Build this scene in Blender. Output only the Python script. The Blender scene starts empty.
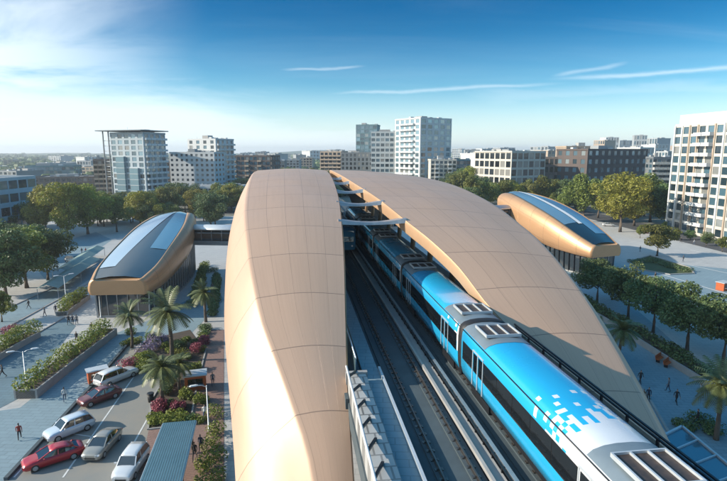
import bpy, bmesh, math, random
from math import sin, cos, pi, radians as R
from mathutils import Vector, Matrix
random.seed(7)
sc = bpy.context.scene
COL = sc.collection

# ------------------------------------------------------------------ camera
F, CX, CY = 520.0, 363.5, 240.5
PITCH, YAW, CAMH = math.atan(88.5/520), math.atan(0.1355), 28.0
FWD = Vector((sin(YAW)*cos(PITCH), cos(YAW)*cos(PITCH), -sin(PITCH)))
RGT = Vector((cos(YAW), -sin(YAW), 0))
UPV = RGT.cross(FWD)
CAM = Vector((0, 0, CAMH))
cam_d = bpy.data.cameras.new('camera'); cam = bpy.data.objects.new('camera', cam_d); COL.objects.link(cam)
cam.location = CAM; cam.rotation_euler = (pi/2-PITCH, 0, -YAW)
cam_d.sensor_width = 36; cam_d.lens = 36*F/727; cam_d.clip_end = 20000; cam_d.clip_start = .1
sc.camera = cam
sc.render.resolution_x, sc.render.resolution_y = 1024, 678

def ray(px, py): return FWD*F + RGT*(px-CX) + UPV*(CY-py)
def G(px, py, z=0.0):                       # where the sight line meets a level
    d = ray(px, py); t = (z-CAMH)/d.z
    return CAM + d*t
def at_depth(px, D):                        # ground point seen at column px, D metres ahead
    h = Vector((sin(YAW), cos(YAW), 0))
    return Vector((0, 0, 0)) + h*D + RGT*((px-CX)*D*cos(PITCH)/F)
def hgt(py, D): return CAMH + (152-py)*D/F

# ------------------------------------------------------------------ materials
def newmat(name):
    m = bpy.data.materials.new(name); m.use_nodes = True
    nt = m.node_tree; b = nt.nodes['Principled BSDF']
    return m, nt, b
def N(nt, t, **k):
    n = nt.nodes.new(t)
    for a, v in k.items(): setattr(n, a, v)
    return n
def mixc(nt, fac, a, b, mode='MIX'):
    n = N(nt, 'ShaderNodeMix', data_type='RGBA', blend_type=mode)
    for s, v in ((0, fac), (6, a), (7, b)):
        if hasattr(v, 'is_linked') or isinstance(v, bpy.types.NodeSocket): nt.links.new(v, n.inputs[s])
        else: n.inputs[s].default_value = v if s == 0 else (*v[:3], 1)
    return n.outputs[2]
def mth(nt, op, a, b=None, c=None):
    n = N(nt, 'ShaderNodeMath', operation=op)
    for i, v in enumerate((a, b, c)):
        if v is None: continue
        if isinstance(v, bpy.types.NodeSocket): nt.links.new(v, n.inputs[i])
        else: n.inputs[i].default_value = v
    return n.outputs[0]
def pm(name, c1, c2=None, scale=1.0, rough=.6, metal=0.0, bump=0.0, island=0.0, world=False, spec=None, detail=5, trans=0.0, stretch=None, coat=0, objr=0.0):
    m, nt, b = newmat(name)
    b.inputs['Roughness'].default_value = rough; b.inputs['Metallic'].default_value = metal
    if spec is not None: b.inputs['Specular IOR Level'].default_value = spec
    if coat: b.inputs['Coat Weight'].default_value = coat; b.inputs['Coat Roughness'].default_value = .08
    if world:
        co = N(nt, 'ShaderNodeNewGeometry').outputs['Position']
    else:
        co = N(nt, 'ShaderNodeTexCoord').outputs['Object']
    if stretch:
        mp = N(nt, 'ShaderNodeMapping'); mp.inputs['Scale'].default_value = stretch
        nt.links.new(co, mp.inputs[0]); co = mp.outputs[0]
    col = None
    c2 = c2 or tuple(x*.82 for x in c1)
    nz = N(nt, 'ShaderNodeTexNoise'); nz.inputs['Scale'].default_value = scale; nz.inputs['Detail'].default_value = detail
    nz.inputs['Roughness'].default_value = .65
    nt.links.new(co, nz.inputs['Vector'])
    f = mth(nt, 'MULTIPLY_ADD', nz.outputs['Fac'], 2.2, -.6)
    f.node.use_clamp = True
    col = mixc(nt, f, c1, c2)
    if island or objr:
        hs = N(nt, 'ShaderNodeHueSaturation'); nt.links.new(col, hs.inputs['Color'])
        if island:
            g = N(nt, 'ShaderNodeNewGeometry').outputs['Random Per Island']
            v = mth(nt, 'MULTIPLY_ADD', g, 2*island, 1-island)
        else: v = 1.0
        if objr:
            o = N(nt, 'ShaderNodeObjectInfo').outputs['Random']
            v = mth(nt, 'MULTIPLY', mth(nt, 'MULTIPLY_ADD', o, 2*objr, 1-objr), v)
            nt.links.new(mth(nt, 'MULTIPLY_ADD', o, .05, .475), hs.inputs['Hue'])
        if not isinstance(v, float): nt.links.new(v, hs.inputs['Value'])
        col = hs.outputs[0]
    nt.links.new(col, b.inputs['Base Color'])
    if bump:
        bp = N(nt, 'ShaderNodeBump'); bp.inputs['Strength'].default_value = bump; bp.inputs['Distance'].default_value = .05
        nt.links.new(nz.outputs['Fac'], bp.inputs['Height']); nt.links.new(bp.outputs[0], b.inputs['Normal'])
    if trans:
        tr = N(nt, 'ShaderNodeBsdfTranslucent'); nt.links.new(col, tr.inputs['Color'])
        mx = N(nt, 'ShaderNodeMixShader'); mx.inputs[0].default_value = trans
        nt.links.new(b.outputs[0], mx.inputs[1]); nt.links.new(tr.outputs[0], mx.inputs[2])
        nt.links.new(mx.outputs[0], nt.nodes['Material Output'].inputs['Surface'])
    return m

def tilemat(name, c1, c2, tile=(1.2, .6), rough=.7, line=.02, lcol=None, rot=0.0, var=.12):
    """paving: world-space bricks with joints and slight tone changes from slab to slab"""
    m, nt, b = newmat(name); b.inputs['Roughness'].default_value = rough
    p = N(nt, 'ShaderNodeNewGeometry').outputs['Position']
    mp = N(nt, 'ShaderNodeMapping'); mp.inputs['Rotation'].default_value = (0, 0, rot); nt.links.new(p, mp.inputs[0])
    br = N(nt, 'ShaderNodeTexBrick'); nt.links.new(mp.outputs[0], br.inputs['Vector'])
    br.inputs['Scale'].default_value = 1; br.inputs['Brick Width'].default_value = tile[0]; br.inputs['Row Height'].default_value = tile[1]
    br.inputs['Mortar Size'].default_value = line; br.inputs['Color1'].default_value = (*c1, 1)
    br.inputs['Color2'].default_value = (*[x*(1-var) for x in c1], 1)
    br.inputs['Mortar'].default_value = (*(lcol or [x*.6 for x in c1]), 1)
    nz = N(nt, 'ShaderNodeTexNoise'); nz.inputs['Scale'].default_value = .12; nz.inputs['Detail'].default_value = 8
    nt.links.new(p, nz.inputs['Vector'])
    f = mth(nt, 'MULTIPLY_ADD', nz.outputs['Fac'], 2.4, -.7); f.node.use_clamp = True
    n2 = N(nt, 'ShaderNodeTexNoise'); n2.inputs['Scale'].default_value = .55; n2.inputs['Detail'].default_value = 9; n2.inputs['Distortion'].default_value = 1.2; nt.links.new(p, n2.inputs['Vector'])
    g = mth(nt, 'MULTIPLY_ADD', n2.outputs['Fac'], 5, -2.85); g.node.use_clamp = True
    cc = mixc(nt, mth(nt, 'MULTIPLY', f, .6), br.outputs['Color'], c2)
    nt.links.new(mixc(nt, mth(nt, 'MULTIPLY', g, .4), cc, [x*.5 for x in c1]), b.inputs['Base Color'])
    return m

def glassmat(name, col, rough=.08, metal=0.0, var=.5, spec=.8, blinds=0.0):
    """window glass as seen from outside: dark, glossy, each pane a little different"""
    m, nt, b = newmat(name); b.inputs['Roughness'].default_value = rough; b.inputs['Metallic'].default_value = metal
    b.inputs['Specular IOR Level'].default_value = spec; b.inputs['IOR'].default_value = 1.7
    o = N(nt, 'ShaderNodeObjectInfo').outputs['Random']
    c = mixc(nt, o, [x*(1-var) for x in col], [min(1, x*(1+var)) for x in col])
    if blinds:
        o2 = mth(nt, 'FRACT', mth(nt, 'MULTIPLY', o, 7.31))
        c = mixc(nt, mth(nt, 'MULTIPLY', mth(nt, 'GREATER_THAN', o2, 1-blinds), .55), c, (.42, .40, .36))
    nt.links.new(c, b.inputs['Base Color'])
    nz = N(nt, 'ShaderNodeTexNoise'); nz.inputs['Scale'].default_value = .6
    nt.links.new(N(nt, 'ShaderNodeTexCoord').outputs['Object'], nz.inputs['Vector'])
    bp = N(nt, 'ShaderNodeBump'); bp.inputs['Strength'].default_value = .04; bp.inputs['Distance'].default_value = .2
    nt.links.new(nz.outputs['Fac'], bp.inputs['Height']); nt.links.new(bp.outputs[0], b.inputs['Normal'])
    return m

def panelmat(name, base, seam, rough=.42, metal=.25, ustep=1.0, vstep=1.0, lw=.012, var=.1, coat=0.0):
    """metal cladding in panels laid out on the UV map (u, v counted in panels)"""
    m, nt, b = newmat(name); b.inputs['Roughness'].default_value = rough; b.inputs['Metallic'].default_value = metal
    if coat: b.inputs['Coat Weight'].default_value = coat
    uv = N(nt, 'ShaderNodeUVMap').outputs[0]
    sp = N(nt, 'ShaderNodeSeparateXYZ'); nt.links.new(uv, sp.inputs[0])
    u = mth(nt, 'DIVIDE', sp.outputs[0], ustep); v = mth(nt, 'DIVIDE', sp.outputs[1], vstep)
    fu = mth(nt, 'FRACT', u); fv = mth(nt, 'FRACT', v)
    ln = mth(nt, 'MAXIMUM', mth(nt, 'LESS_THAN', fu, lw), mth(nt, 'LESS_THAN', fv, lw))
    cb = N(nt, 'ShaderNodeCombineXYZ'); nt.links.new(mth(nt, 'FLOOR', u), cb.inputs[0]); nt.links.new(mth(nt, 'FLOOR', v), cb.inputs[1])
    wn = N(nt, 'ShaderNodeTexWhiteNoise', noise_dimensions='2D'); nt.links.new(cb.outputs[0], wn.inputs['Vector'])
    c = mixc(nt, wn.outputs['Value'], base, [x*(1-var) for x in base])
    nz = N(nt, 'ShaderNodeTexNoise'); nz.inputs['Scale'].default_value = .25; nz.inputs['Detail'].default_value = 7
    nt.links.new(N(nt, 'ShaderNodeNewGeometry').outputs['Position'], nz.inputs['Vector'])
    c = mixc(nt, mth(nt, 'MULTIPLY', nz.outputs['Fac'], .25), c, [x*.6 for x in base])
    ms = N(nt, 'ShaderNodeMapping'); ms.inputs['Scale'].default_value = (5.0, .35, 1); nt.links.new(uv, ms.inputs[0])
    st = N(nt, 'ShaderNodeTexNoise'); st.inputs['Scale'].default_value = 1.6; st.inputs['Detail'].default_value = 6; nt.links.new(ms.outputs[0], st.inputs['Vector'])
    sf = mth(nt, 'MULTIPLY_ADD', st.outputs['Fac'], 2.0, -.95); sf.node.use_clamp = True
    c = mixc(nt, mth(nt, 'MULTIPLY', sf, .34), c, [x*.55 for x in base])
    c = mixc(nt, mth(nt, 'MULTIPLY', ln, .8), c, seam)
    bp = N(nt, 'ShaderNodeBump'); bp.inputs['Strength'].default_value = .5; bp.inputs['Distance'].default_value = .03; bp.invert = True
    hgt_ = mth(nt, 'ADD', ln, mth(nt, 'MULTIPLY', wn.outputs['Value'], .12)); nt.links.new(mth(nt, 'ADD', hgt_, mth(nt, 'MULTIPLY', nz.outputs['Fac'], .5)), bp.inputs['Height']); nt.links.new(bp.outputs[0], b.inputs['Normal'])
    nt.links.new(c, b.inputs['Base Color'])
    r = mth(nt, 'MULTIPLY_ADD', nz.outputs['Fac'], .25, rough-.1); nt.links.new(r, b.inputs['Roughness'])
    return m

# ------------------------------------------------------------------ mesh builder
class MB:
    def __init__(s): s.v = []; s.f = []; s.m = []; s.uv = {}; s.cur = 0; s.sm = []
    def face(s, idx, smooth=False): s.f.append(tuple(idx)); s.m.append(s.cur); s.sm.append(smooth)
    def poly(s, pts, smooth=False):
        n = len(s.v); s.v += [tuple(p) for p in pts]; s.face(range(n, n+len(pts)), smooth)
    def box(s, c, d, rz=0.0, ry=0.0, rx=0.0, top=1.0):
        M = Matrix.Rotation(rz, 3, 'Z') @ Matrix.Rotation(ry, 3, 'Y') @ Matrix.Rotation(rx, 3, 'X')
        n = len(s.v); c = Vector(c)
        for z in (-1, 1):
            k = top if z > 0 else 1.0
            for x, y in ((-1, -1), (1, -1), (1, 1), (-1, 1)):
                s.v.append(tuple(c + M @ Vector((x*d[0]/2*k, y*d[1]/2*k, z*d[2]/2))))
        for q in ((3, 2, 1, 0), (4, 5, 6, 7), (0, 1, 5, 4), (1, 2, 6, 5), (2, 3, 7, 6), (3, 0, 4, 7)): s.face([n+i for i in q])
        return s
    def bar(s, a, b, w, h=None):            # square bar between two points
        a = Vector(a); b = Vector(b); h = h or w
        d = (b-a); L = d.length; d.normalize()
        x = d.cross(Vector((0, 0, 1)))
        if x.length < 1e-4: x = Vector((1, 0, 0))
        x.normalize(); z = x.cross(d)
        n = len(s.v)
        for p in (a, b):
            for i, j in ((-1, -1), (1, -1), (1, 1), (-1, 1)): s.v.append(tuple(p + x*(i*w/2) + z*(j*h/2)))
        for q in ((0, 1, 2, 3), (7, 6, 5, 4), (0, 4, 5, 1), (1, 5, 6, 2), (2, 6, 7, 3), (3, 7, 4, 0)): s.face([n+i for i in q])
        return s
    def prism(s, poly, z0, z1):              # vertical prism from a plan polygon
        n = len(s.v); k = len(poly)
        area = sum(poly[i][0]*poly[(i+1) % k][1]-poly[(i+1) % k][0]*poly[i][1] for i in range(k))
        if area < 0: poly = poly[::-1]
        for z in (z0, z1): s.v += [(p[0], p[1], z) for p in poly]
        for i in range(k): s.face((n+i, n+(i+1) % k, n+k+(i+1) % k, n+k+i))
        s.face(range(n+k, n+2*k)); s.face(range(n+k-1, n-1, -1))
        return s
    def loft(s, rings, closed=True, caps=True, smooth=True, uvs=None):
        n = len(s.v); k = len(rings[0])
        for r in rings: s.v += [tuple(p) for p in r]
        for i in range(len(rings)-1):
            for j in range(k if closed else k-1):
                j2 = (j+1) % k
                if uvs: s.uv[len(s.f)] = [uvs(i, j), uvs(i, j+1), uvs(i+1, j+1), uvs(i+1, j)]
                s.face((n+i*k+j, n+i*k+j2, n+(i+1)*k+j2, n+(i+1)*k+j), smooth)
        if caps and closed:
            s.face([n+j for j in range(k)][::-1]); m = n+(len(rings)-1)*k; s.face([m+j for j in range(k)])
        return s
    def tube(s, pts, rad, k=8, caps=True, smooth=True):
        if not isinstance(rad, (list, tuple)): rad = [rad]*len(pts)
        pts = [Vector(p) for p in pts]; rings = []
        for i, p in enumerate(pts):
            d = (pts[min(i+1, len(pts)-1)]-pts[max(i-1, 0)]).normalized()
            x = d.cross(Vector((0, 0, 1)))
            if x.length < 1e-3: x = Vector((1, 0, 0))
            x.normalize(); y = d.cross(x)
            rings.append([p + (x*cos(2*pi*j/k)+y*sin(2*pi*j/k))*rad[i] for j in range(k)])
        return s.loft(rings, caps=caps, smooth=smooth)
    def build(s, name, mats, parent=None, fix=False):
        me = bpy.data.meshes.new(name); me.from_pydata(s.v, [], s.f)
        for m in (mats if isinstance(mats, (list, tuple)) else [mats]): me.materials.append(m)
        me.polygons.foreach_set('material_index', s.m); me.polygons.foreach_set('use_smooth', s.sm)
        if s.uv:
            ul = me.uv_layers.new(name='UVMap')
            for fi, uvs in s.uv.items():
                p = me.polygons[fi]
                for li, q in zip(p.loop_indices, uvs): ul.data[li].uv = q
        me.update()
        if fix:
            bm = bmesh.new(); bm.from_mesh(me); bmesh.ops.recalc_face_normals(bm, faces=bm.faces); bm.to_mesh(me); bm.free()
        o = bpy.data.objects.new(name, me); COL.objects.link(o)
        if parent: o.parent = parent
        return o

def tag(o, label=None, cat=None, group=None, kind=None):
    if label: o['label'] = label
    if cat: o['category'] = cat
    if group: o['group'] = group
    if kind: o['kind'] = kind
    return o
def empty(name, loc=(0, 0, 0), rz=0.0, label=None, cat=None, group=None):
    o = bpy.data.objects.new(name, None); COL.objects.link(o); o.empty_display_size = .5
    o.location = loc; o.rotation_euler = (0, 0, rz)
    return tag(o, label, cat, group)
def kids(o): return [c for c in bpy.data.objects if c.parent == o]
def put(o, parent, loc=(0, 0, 0), rz=0.0, sc_=None):      # a copy of a part
    c = o.copy(); COL.objects.link(c); c.parent = parent; c.location = loc; c.rotation_euler = (0, 0, rz)
    if sc_: c.scale = sc_
    return c
class Proto:                                              # a thing and its parts, copied without bpy.ops
    def __init__(s, root):
        s.root = root; s.used = False
        s.tree = [(c, kids(c)) for c in kids(root)]
    def place(s, loc, rz=0.0, label=None, group=None, scale=1.0, cat=None):
        if not s.used: r = s.root; s.used = True
        else:
            r = s.root.copy(); COL.objects.link(r)
            for c, gs in s.tree:
                d = c.copy(); COL.objects.link(d); d.parent = r
                for g in gs: e = g.copy(); COL.objects.link(e); e.parent = d
        r.location = loc; r.rotation_euler = (0, 0, rz); r.scale = (scale,)*3 if not isinstance(scale, tuple) else scale
        tag(r, label, cat, group)
        return r
def lerp(a, b, t): return a+(b-a)*t
def interp(tab, x):
    if x <= tab[0][0]: return tab[0][1]
    for (x0, y0), (x1, y1) in zip(tab, tab[1:]):
        if x <= x1: return y0+(y1-y0)*(x-x0)/(x1-x0)
    return tab[-1][1]
def smooth_tab(tab, x):                                   # monotone-ish cubic through the table
    if x <= tab[0][0]: return tab[0][1]
    if x >= tab[-1][0]: return tab[-1][1]
    for i in range(len(tab)-1):
        if x <= tab[i+1][0]:
            x0, y0 = tab[i]; x1, y1 = tab[i+1]; h = x1-x0
            s = lambda k: (tab[min(k+1, len(tab)-1)][1]-tab[max(k-1, 0)][1])/(tab[min(k+1, len(tab)-1)][0]-tab[max(k-1, 0)][0])
            m0, m1 = s(i), s(i+1); t = (x-x0)/h
            return (2*t**3-3*t*t+1)*y0+(t**3-2*t*t+t)*h*m0+(-2*t**3+3*t*t)*y1+(t**3-t*t)*h*m1
# ------------------------------------------------------------------ world, sun
SUN_EL, SUN_AZ = R(25), R(-88)              # azimuth measured from +Y (down the track), clockwise; the sun stands to the left
sdir = Vector((sin(SUN_AZ)*cos(SUN_EL), cos(SUN_AZ)*cos(SUN_EL), sin(SUN_EL)))
ld = bpy.data.lights.new('sun', 'SUN'); ld.energy = 5.0; ld.angle = R(.6); ld.color = (1, .90, .75)
lo = bpy.data.objects.new('sun', ld); COL.objects.link(lo); lo.rotation_euler = (-sdir).to_track_quat('-Z', 'Y').to_euler(); lo.location = (-60, 0, 90)
w = bpy.data.worlds.new('World'); sc.world = w; w.use_nodes = True
nt = w.node_tree; bg = nt.nodes['Background']; bg.inputs['Strength'].default_value = .15
sky = N(nt, 'ShaderNodeTexSky', sky_type='NISHITA', sun_disc=False); sky.sun_elevation = SUN_EL; sky.sun_rotation = SUN_AZ
sky.altitude = 0; sky.air_density = 1.0; sky.dust_density = .5; sky.ozone_density = 3.0
tc = N(nt, 'ShaderNodeTexCoord').outputs['Generated']
sp = N(nt, 'ShaderNodeSeparateXYZ'); nt.links.new(tc, sp.inputs[0])
den = mth(nt, 'ADD', mth(nt, 'MAXIMUM', sp.outputs[2], 0.0), .10)
cb = N(nt, 'ShaderNodeCombineXYZ'); nt.links.new(mth(nt, 'DIVIDE', sp.outputs[0], den), cb.inputs[0]); nt.links.new(mth(nt, 'DIVIDE', sp.outputs[1], den), cb.inputs[1])
def cloud(rot, scl, loc, nscale, lo_, hi_, det=9, dist=.6):
    mp = N(nt, 'ShaderNodeMapping'); mp.inputs['Rotation'].default_value = (0, 0, rot); mp.inputs['Scale'].default_value = scl; mp.inputs['Location'].default_value = loc
    nt.links.new(cb.outputs[0], mp.inputs[0])
    nz = N(nt, 'ShaderNodeTexNoise'); nz.inputs['Scale'].default_value = nscale; nz.inputs['Detail'].default_value = det
    nz.inputs['Roughness'].default_value = .58; nz.inputs['Distortion'].default_value = dist
    nt.links.new(mp.outputs[0], nz.inputs['Vector'])
    mr = N(nt, 'ShaderNodeMapRange', interpolation_type='SMOOTHSTEP'); mr.inputs[1].default_value = lo_; mr.inputs[2].default_value = hi_
    nt.links.new(nz.outputs['Fac'], mr.inputs[0]); return mr.outputs[0]
c1 = cloud(R(12), (.35, 1.1, 1), (3.1, 1.7, 0), .55, .50, .80)              # broad soft veils
c2 = cloud(R(-14), (.10, 1.3, 1), (8.3, 4.1, 0), 1.0, .61, .80, 10, .3)      # thin cirrus streaks
veil = mth(nt, 'MULTIPLY', c1, .07); strk = mth(nt, 'MULTIPLY', c2, .55)
# thicker veils on the sunny side
left = N(nt, 'ShaderNodeMapRange', interpolation_type='SMOOTHSTEP'); left.inputs[1].default_value = -.12; left.inputs[2].default_value = -.50
nt.links.new(sp.outputs[0], left.inputs[0])
c3 = cloud(R(20), (.5, .8, 1), (1.3, 6.2, 0), .8, .36, .60)
lv = mth(nt, 'MULTIPLY', mth(nt, 'MULTIPLY', left.outputs[0], c3), .9)
low = N(nt, 'ShaderNodeMapRange', interpolation_type='SMOOTHSTEP'); low.inputs[1].default_value = .0; low.inputs[2].default_value = .13; low.inputs[3].default_value = .6; low.inputs[4].default_value = 0
nt.links.new(sp.outputs[2], low.inputs[0])
X_, Z_ = sp.outputs[0], sp.outputs[2]
nb = N(nt, 'ShaderNodeTexNoise'); nb.inputs['Scale'].default_value = 2.6; nb.inputs['Detail'].default_value = 9; nb.inputs['Roughness'].default_value = .6; nb.inputs['Distortion'].default_value = .5
mpb = N(nt, 'ShaderNodeMapping'); mpb.inputs['Scale'].default_value = (1, 1, 4.5); mpb.inputs['Rotation'].default_value = (0, R(9), 0); nt.links.new(tc, mpb.inputs[0]); nt.links.new(mpb.outputs[0], nb.inputs['Vector'])
# a bank of high cloud that sinks towards the right
top_ = mth(nt, 'MULTIPLY_ADD', mth(nt, 'SUBTRACT', .14, X_), .11, .062)
dif = mth(nt, 'ADD', mth(nt, 'SUBTRACT', top_, Z_), mth(nt, 'MULTIPLY_ADD', nb.outputs['Fac'], .16, -.085))
bk = N(nt, 'ShaderNodeMapRange', interpolation_type='SMOOTHSTEP'); bk.inputs[1].default_value = -.04; bk.inputs[2].default_value = .045; bk.inputs[4].default_value = .78; nt.links.new(dif, bk.inputs[0])
def cirrus(x0, z0, x1, z1, w_, amp):
    k = (z1-z0)/(x1-x0)
    d = mth(nt, 'SUBTRACT', mth(nt, 'SUBTRACT', Z_, z0), mth(nt, 'MULTIPLY', mth(nt, 'SUBTRACT', X_, x0), k))
    d = mth(nt, 'ADD', d, mth(nt, 'MULTIPLY_ADD', nb.outputs['Fac'], w_*8, -w_*4))
    g = mth(nt, 'EXPONENT', mth(nt, 'MULTIPLY', mth(nt, 'POWER', mth(nt, 'DIVIDE', d, w_), 2.0), -1.0))
    def ss(a, b):
        q = N(nt, 'ShaderNodeMapRange', interpolation_type='SMOOTHSTEP'); q.inputs[1].default_value = a; q.inputs[2].default_value = b; nt.links.new(X_, q.inputs[0]); return q.outputs[0]
    m_ = (x1-x0)*.3
    return mth(nt, 'MULTIPLY', mth(nt, 'MULTIPLY', g, amp), mth(nt, 'MULTIPLY', ss(x0, x0+m_), ss(x1, x1-m_)))
ci = [cirrus(.42, .124, .85, .129, .0035, .42), cirrus(.03, .106, .50, .117, .003, .34), cirrus(-.03, .147, .15, .155, .0026, .3), cirrus(.44, .128, .56, .146, .0032, .26), cirrus(.2, .09, .9, .10, .012, .22)]
cs = ci[0]
for q in ci[1:]: cs = mth(nt, 'MAXIMUM', cs, q)
strk = mth(nt, 'MAXIMUM', mth(nt, 'MULTIPLY', c2, .10), mth(nt, 'MAXIMUM', cs, bk.outputs[0]))
fac = mth(nt, 'MAXIMUM', mth(nt, 'MAXIMUM', veil, strk), mth(nt, 'MAXIMUM', lv, low.outputs[0]))
hs = N(nt, 'ShaderNodeHueSaturation'); hs.inputs['Saturation'].default_value = 1.3; hs.inputs['Hue'].default_value = .488; nt.links.new(sky.outputs[0], hs.inputs['Color'])
zt = N(nt, 'ShaderNodeMapRange', interpolation_type='SMOOTHSTEP'); zt.inputs[1].default_value = .0; zt.inputs[2].default_value = .27
nt.links.new(sp.outputs[2], zt.inputs[0])
z2 = N(nt, 'ShaderNodeMapRange', interpolation_type='SMOOTHSTEP'); z2.inputs[1].default_value = .30; z2.inputs[2].default_value = .58  # sky above the view lifted beyond its natural level, added as fill light
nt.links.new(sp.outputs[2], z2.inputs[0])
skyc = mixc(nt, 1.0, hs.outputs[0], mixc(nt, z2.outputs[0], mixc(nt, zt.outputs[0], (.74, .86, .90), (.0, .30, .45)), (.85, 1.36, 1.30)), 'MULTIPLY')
colr = mixc(nt, fac, skyc, (5.0, 5.6, 6.0))
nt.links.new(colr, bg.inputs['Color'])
sc.view_settings.view_transform = 'Standard'; sc.view_settings.look = 'None'; sc.view_settings.exposure = .55; sc.view_settings.gamma = 1

# ------------------------------------------------------------------ shared materials
M = {}
M['ground'] = pm('ground_dust', (.20, .19, .165), (.12, .125, .09), .03, .9, world=True, detail=9)
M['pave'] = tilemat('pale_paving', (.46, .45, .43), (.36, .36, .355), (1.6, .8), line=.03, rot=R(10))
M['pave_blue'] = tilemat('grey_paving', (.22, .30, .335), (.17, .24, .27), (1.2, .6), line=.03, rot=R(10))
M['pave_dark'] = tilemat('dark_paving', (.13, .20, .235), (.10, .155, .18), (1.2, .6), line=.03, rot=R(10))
M['brick'] = tilemat('brick_paving', (.27, .17, .14), (.20, .13, .11), (.6, .3), line=.03, rot=R(20))
M['asphalt'] = pm('asphalt', (.075, .075, .078), (.055, .055, .057), .35, .85, world=True, detail=10, bump=.1)
M['asphalt_warm'] = pm('mottled_parking_surface', (.32, .265, .20), (.15, .185, .20), .06, .85, world=True, detail=10, bump=.1)  # warm and blue-grey tones mixed in broad random patches
M['paint'] = pm('road_paint', (.72, .72, .70), (.5, .5, .48), 2.0, .6, world=True)
M['concrete'] = pm('concrete', (.36, .35, .335), (.25, .245, .235), .5, .8, bump=.1, detail=8)
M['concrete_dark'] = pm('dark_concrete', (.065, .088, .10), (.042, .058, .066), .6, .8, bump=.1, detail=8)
M['white'] = pm('white_paint', (.72, .72, .71), (.62, .62, .61), .8, .45)
M['steel'] = pm('grey_steel', (.42, .44, .46), (.32, .34, .36), 1.5, .35, .6)
M['pale_steel'] = pm('pale_steel', (.55, .58, .60), (.45, .48, .5), 1.5, .4, .3)
M['dark_steel'] = pm('dark_steel', (.035, .037, .042), (.02, .022, .026), 2, .4, .5)
M['black'] = pm('black_rubber', (.015, .015, .016), None, 3, .6)
M['rail'] = pm('rail_steel', (.20, .19, .18), (.11, .095, .085), 1.2, .35, .8, stretch=(3, .3, 3))
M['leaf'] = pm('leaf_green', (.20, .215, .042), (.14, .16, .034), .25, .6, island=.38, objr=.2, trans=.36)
M['leaf_lit'] = pm('leaf_yellow_green', (.29, .28, .036), (.21, .21, .03), .25, .6, island=.35, objr=.08, trans=.32)  # lit version of the leaf colour, yellow of the sunlight put in
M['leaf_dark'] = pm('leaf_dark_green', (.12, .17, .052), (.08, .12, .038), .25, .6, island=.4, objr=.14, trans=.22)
M['palm'] = pm('palm_leaf', (.13, .15, .05), (.08, .10, .034), .4, .5, island=.3, trans=.2)
M['hedge'] = pm('hedge_leaf', (.22, .25, .035), (.13, .165, .026), .4, .6, island=.4, trans=.25)
M['pink'] = pm('pink_flower', (.36, .08, .11), (.20, .04, .07), .8, .6, island=.4, trans=.2)
M['lilac'] = pm('lilac_flower', (.30, .24, .36), (.18, .14, .24), .8, .6, island=.4, trans=.2)
M['bark'] = pm('bark', (.13, .10, .075), (.07, .055, .042), 3, .9, bump=.4, stretch=(1, 1, .3))
M['soil'] = pm('planting_soil', (.075, .055, .04), (.045, .035, .027), 1.2, .95, world=True, bump=.3)
M['grass'] = pm('lawn_soil', (.06, .085, .025), (.045, .06, .02), .5, .9, world=True, bump=.3)
M['copper'] = panelmat('copper_panels', (.58, .335, .175), (.14, .085, .055), .36, .35, 1, 1, .012, .10)
M['shell'] = panelmat('beige_panels', (.56, .365, .25), (.19, .125, .09), .42, .15, 1, 1, .012, .05)
M['fascia'] = pm('copper_fascia', (.58, .37, .22), (.5, .31, .18), .4, .4, .3)
M['glass_dark'] = glassmat('dark_glass', (.02, .026, .03), .05, 0, .8)
M['win_dark'] = glassmat('dark_window', (.022, .028, .033), .06, 0, .8, blinds=.22)
M['win_blue'] = glassmat('blue_window', (.05, .10, .13), .06, .2, .7, blinds=.2)
M['win_pale'] = glassmat('pale_window', (.14, .22, .26), .07, .3, .7, blinds=.15)
M['glass_sky'] = glassmat('skylight_glass', (.48, .58, .65), .08, .6, .1)  # bright sky reflection of the left pane put into the pale colour
M['glass_roof'] = glassmat('roof_glass', (.26, .40, .47), .07, .5, .1)
M['glass_blue'] = glassmat('blue_glass', (.10, .20, .26), .06, .45, .4)
M['glass_pale'] = glassmat('pale_glass', (.24, .38, .44), .07, .5, .2)
# ------------------------------------------------------------------ the station canopies
def mir(tab, c=76.0):
    return tab + [(2*c-x, y) for x, y in reversed(tab) if x < c-.01]
HT = mir([(16.5, 28.6), (18, 26.8), (20, 23.6), (22, 20.9), (24, 18.4), (26, 16.4), (28, 14.75), (30, 13.2), (34, 10.3), (39, 7.6), (44, 5.8), (50, 4.45), (58, 3.45), (66, 2.9), (76, 2.7)])
XiL = mir([(16, 2.7), (28, 2.9), (33, 3.25), (38.5, 3.7), (50, 4.35), (66, 4.75), (76, 4.85)])
XcL = mir([(16, 1.6), (22, 1.1), (26, .4), (28, -.3), (31.5, -1.7), (33, -2.3), (36, -3.0), (39.5, -3.6), (47, -4.4), (66, -5.2), (76, -5.4)])
XoL = mir([(16, -2.2), (22, -3.0), (26, -3.4), (29, -3.8), (40, -5.5), (60, -6.9), (76, -7.2)])
DoL = mir([(16, 1.0), (24, 3.6), (40, 5.0), (60, 5.5), (76, 5.5)])
XiR = mir([(16, 17.5), (22, 16.8), (26, 15.9), (31, 14.8), (33.5, 13.4), (37, 12.3), (40, 11.1), (44, 9.6), (49, 8.4), (57, 7.0), (65, 6.2), (76, 5.8)])
XcR = mir([(16, 22.2), (26, 21.5), (40, 20.9), (60, 20.4), (76, 20.0)])
XoR = mir([(16, 23.8), (26, 23.4), (40, 23.2), (60, 23), (76, 23)])

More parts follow.
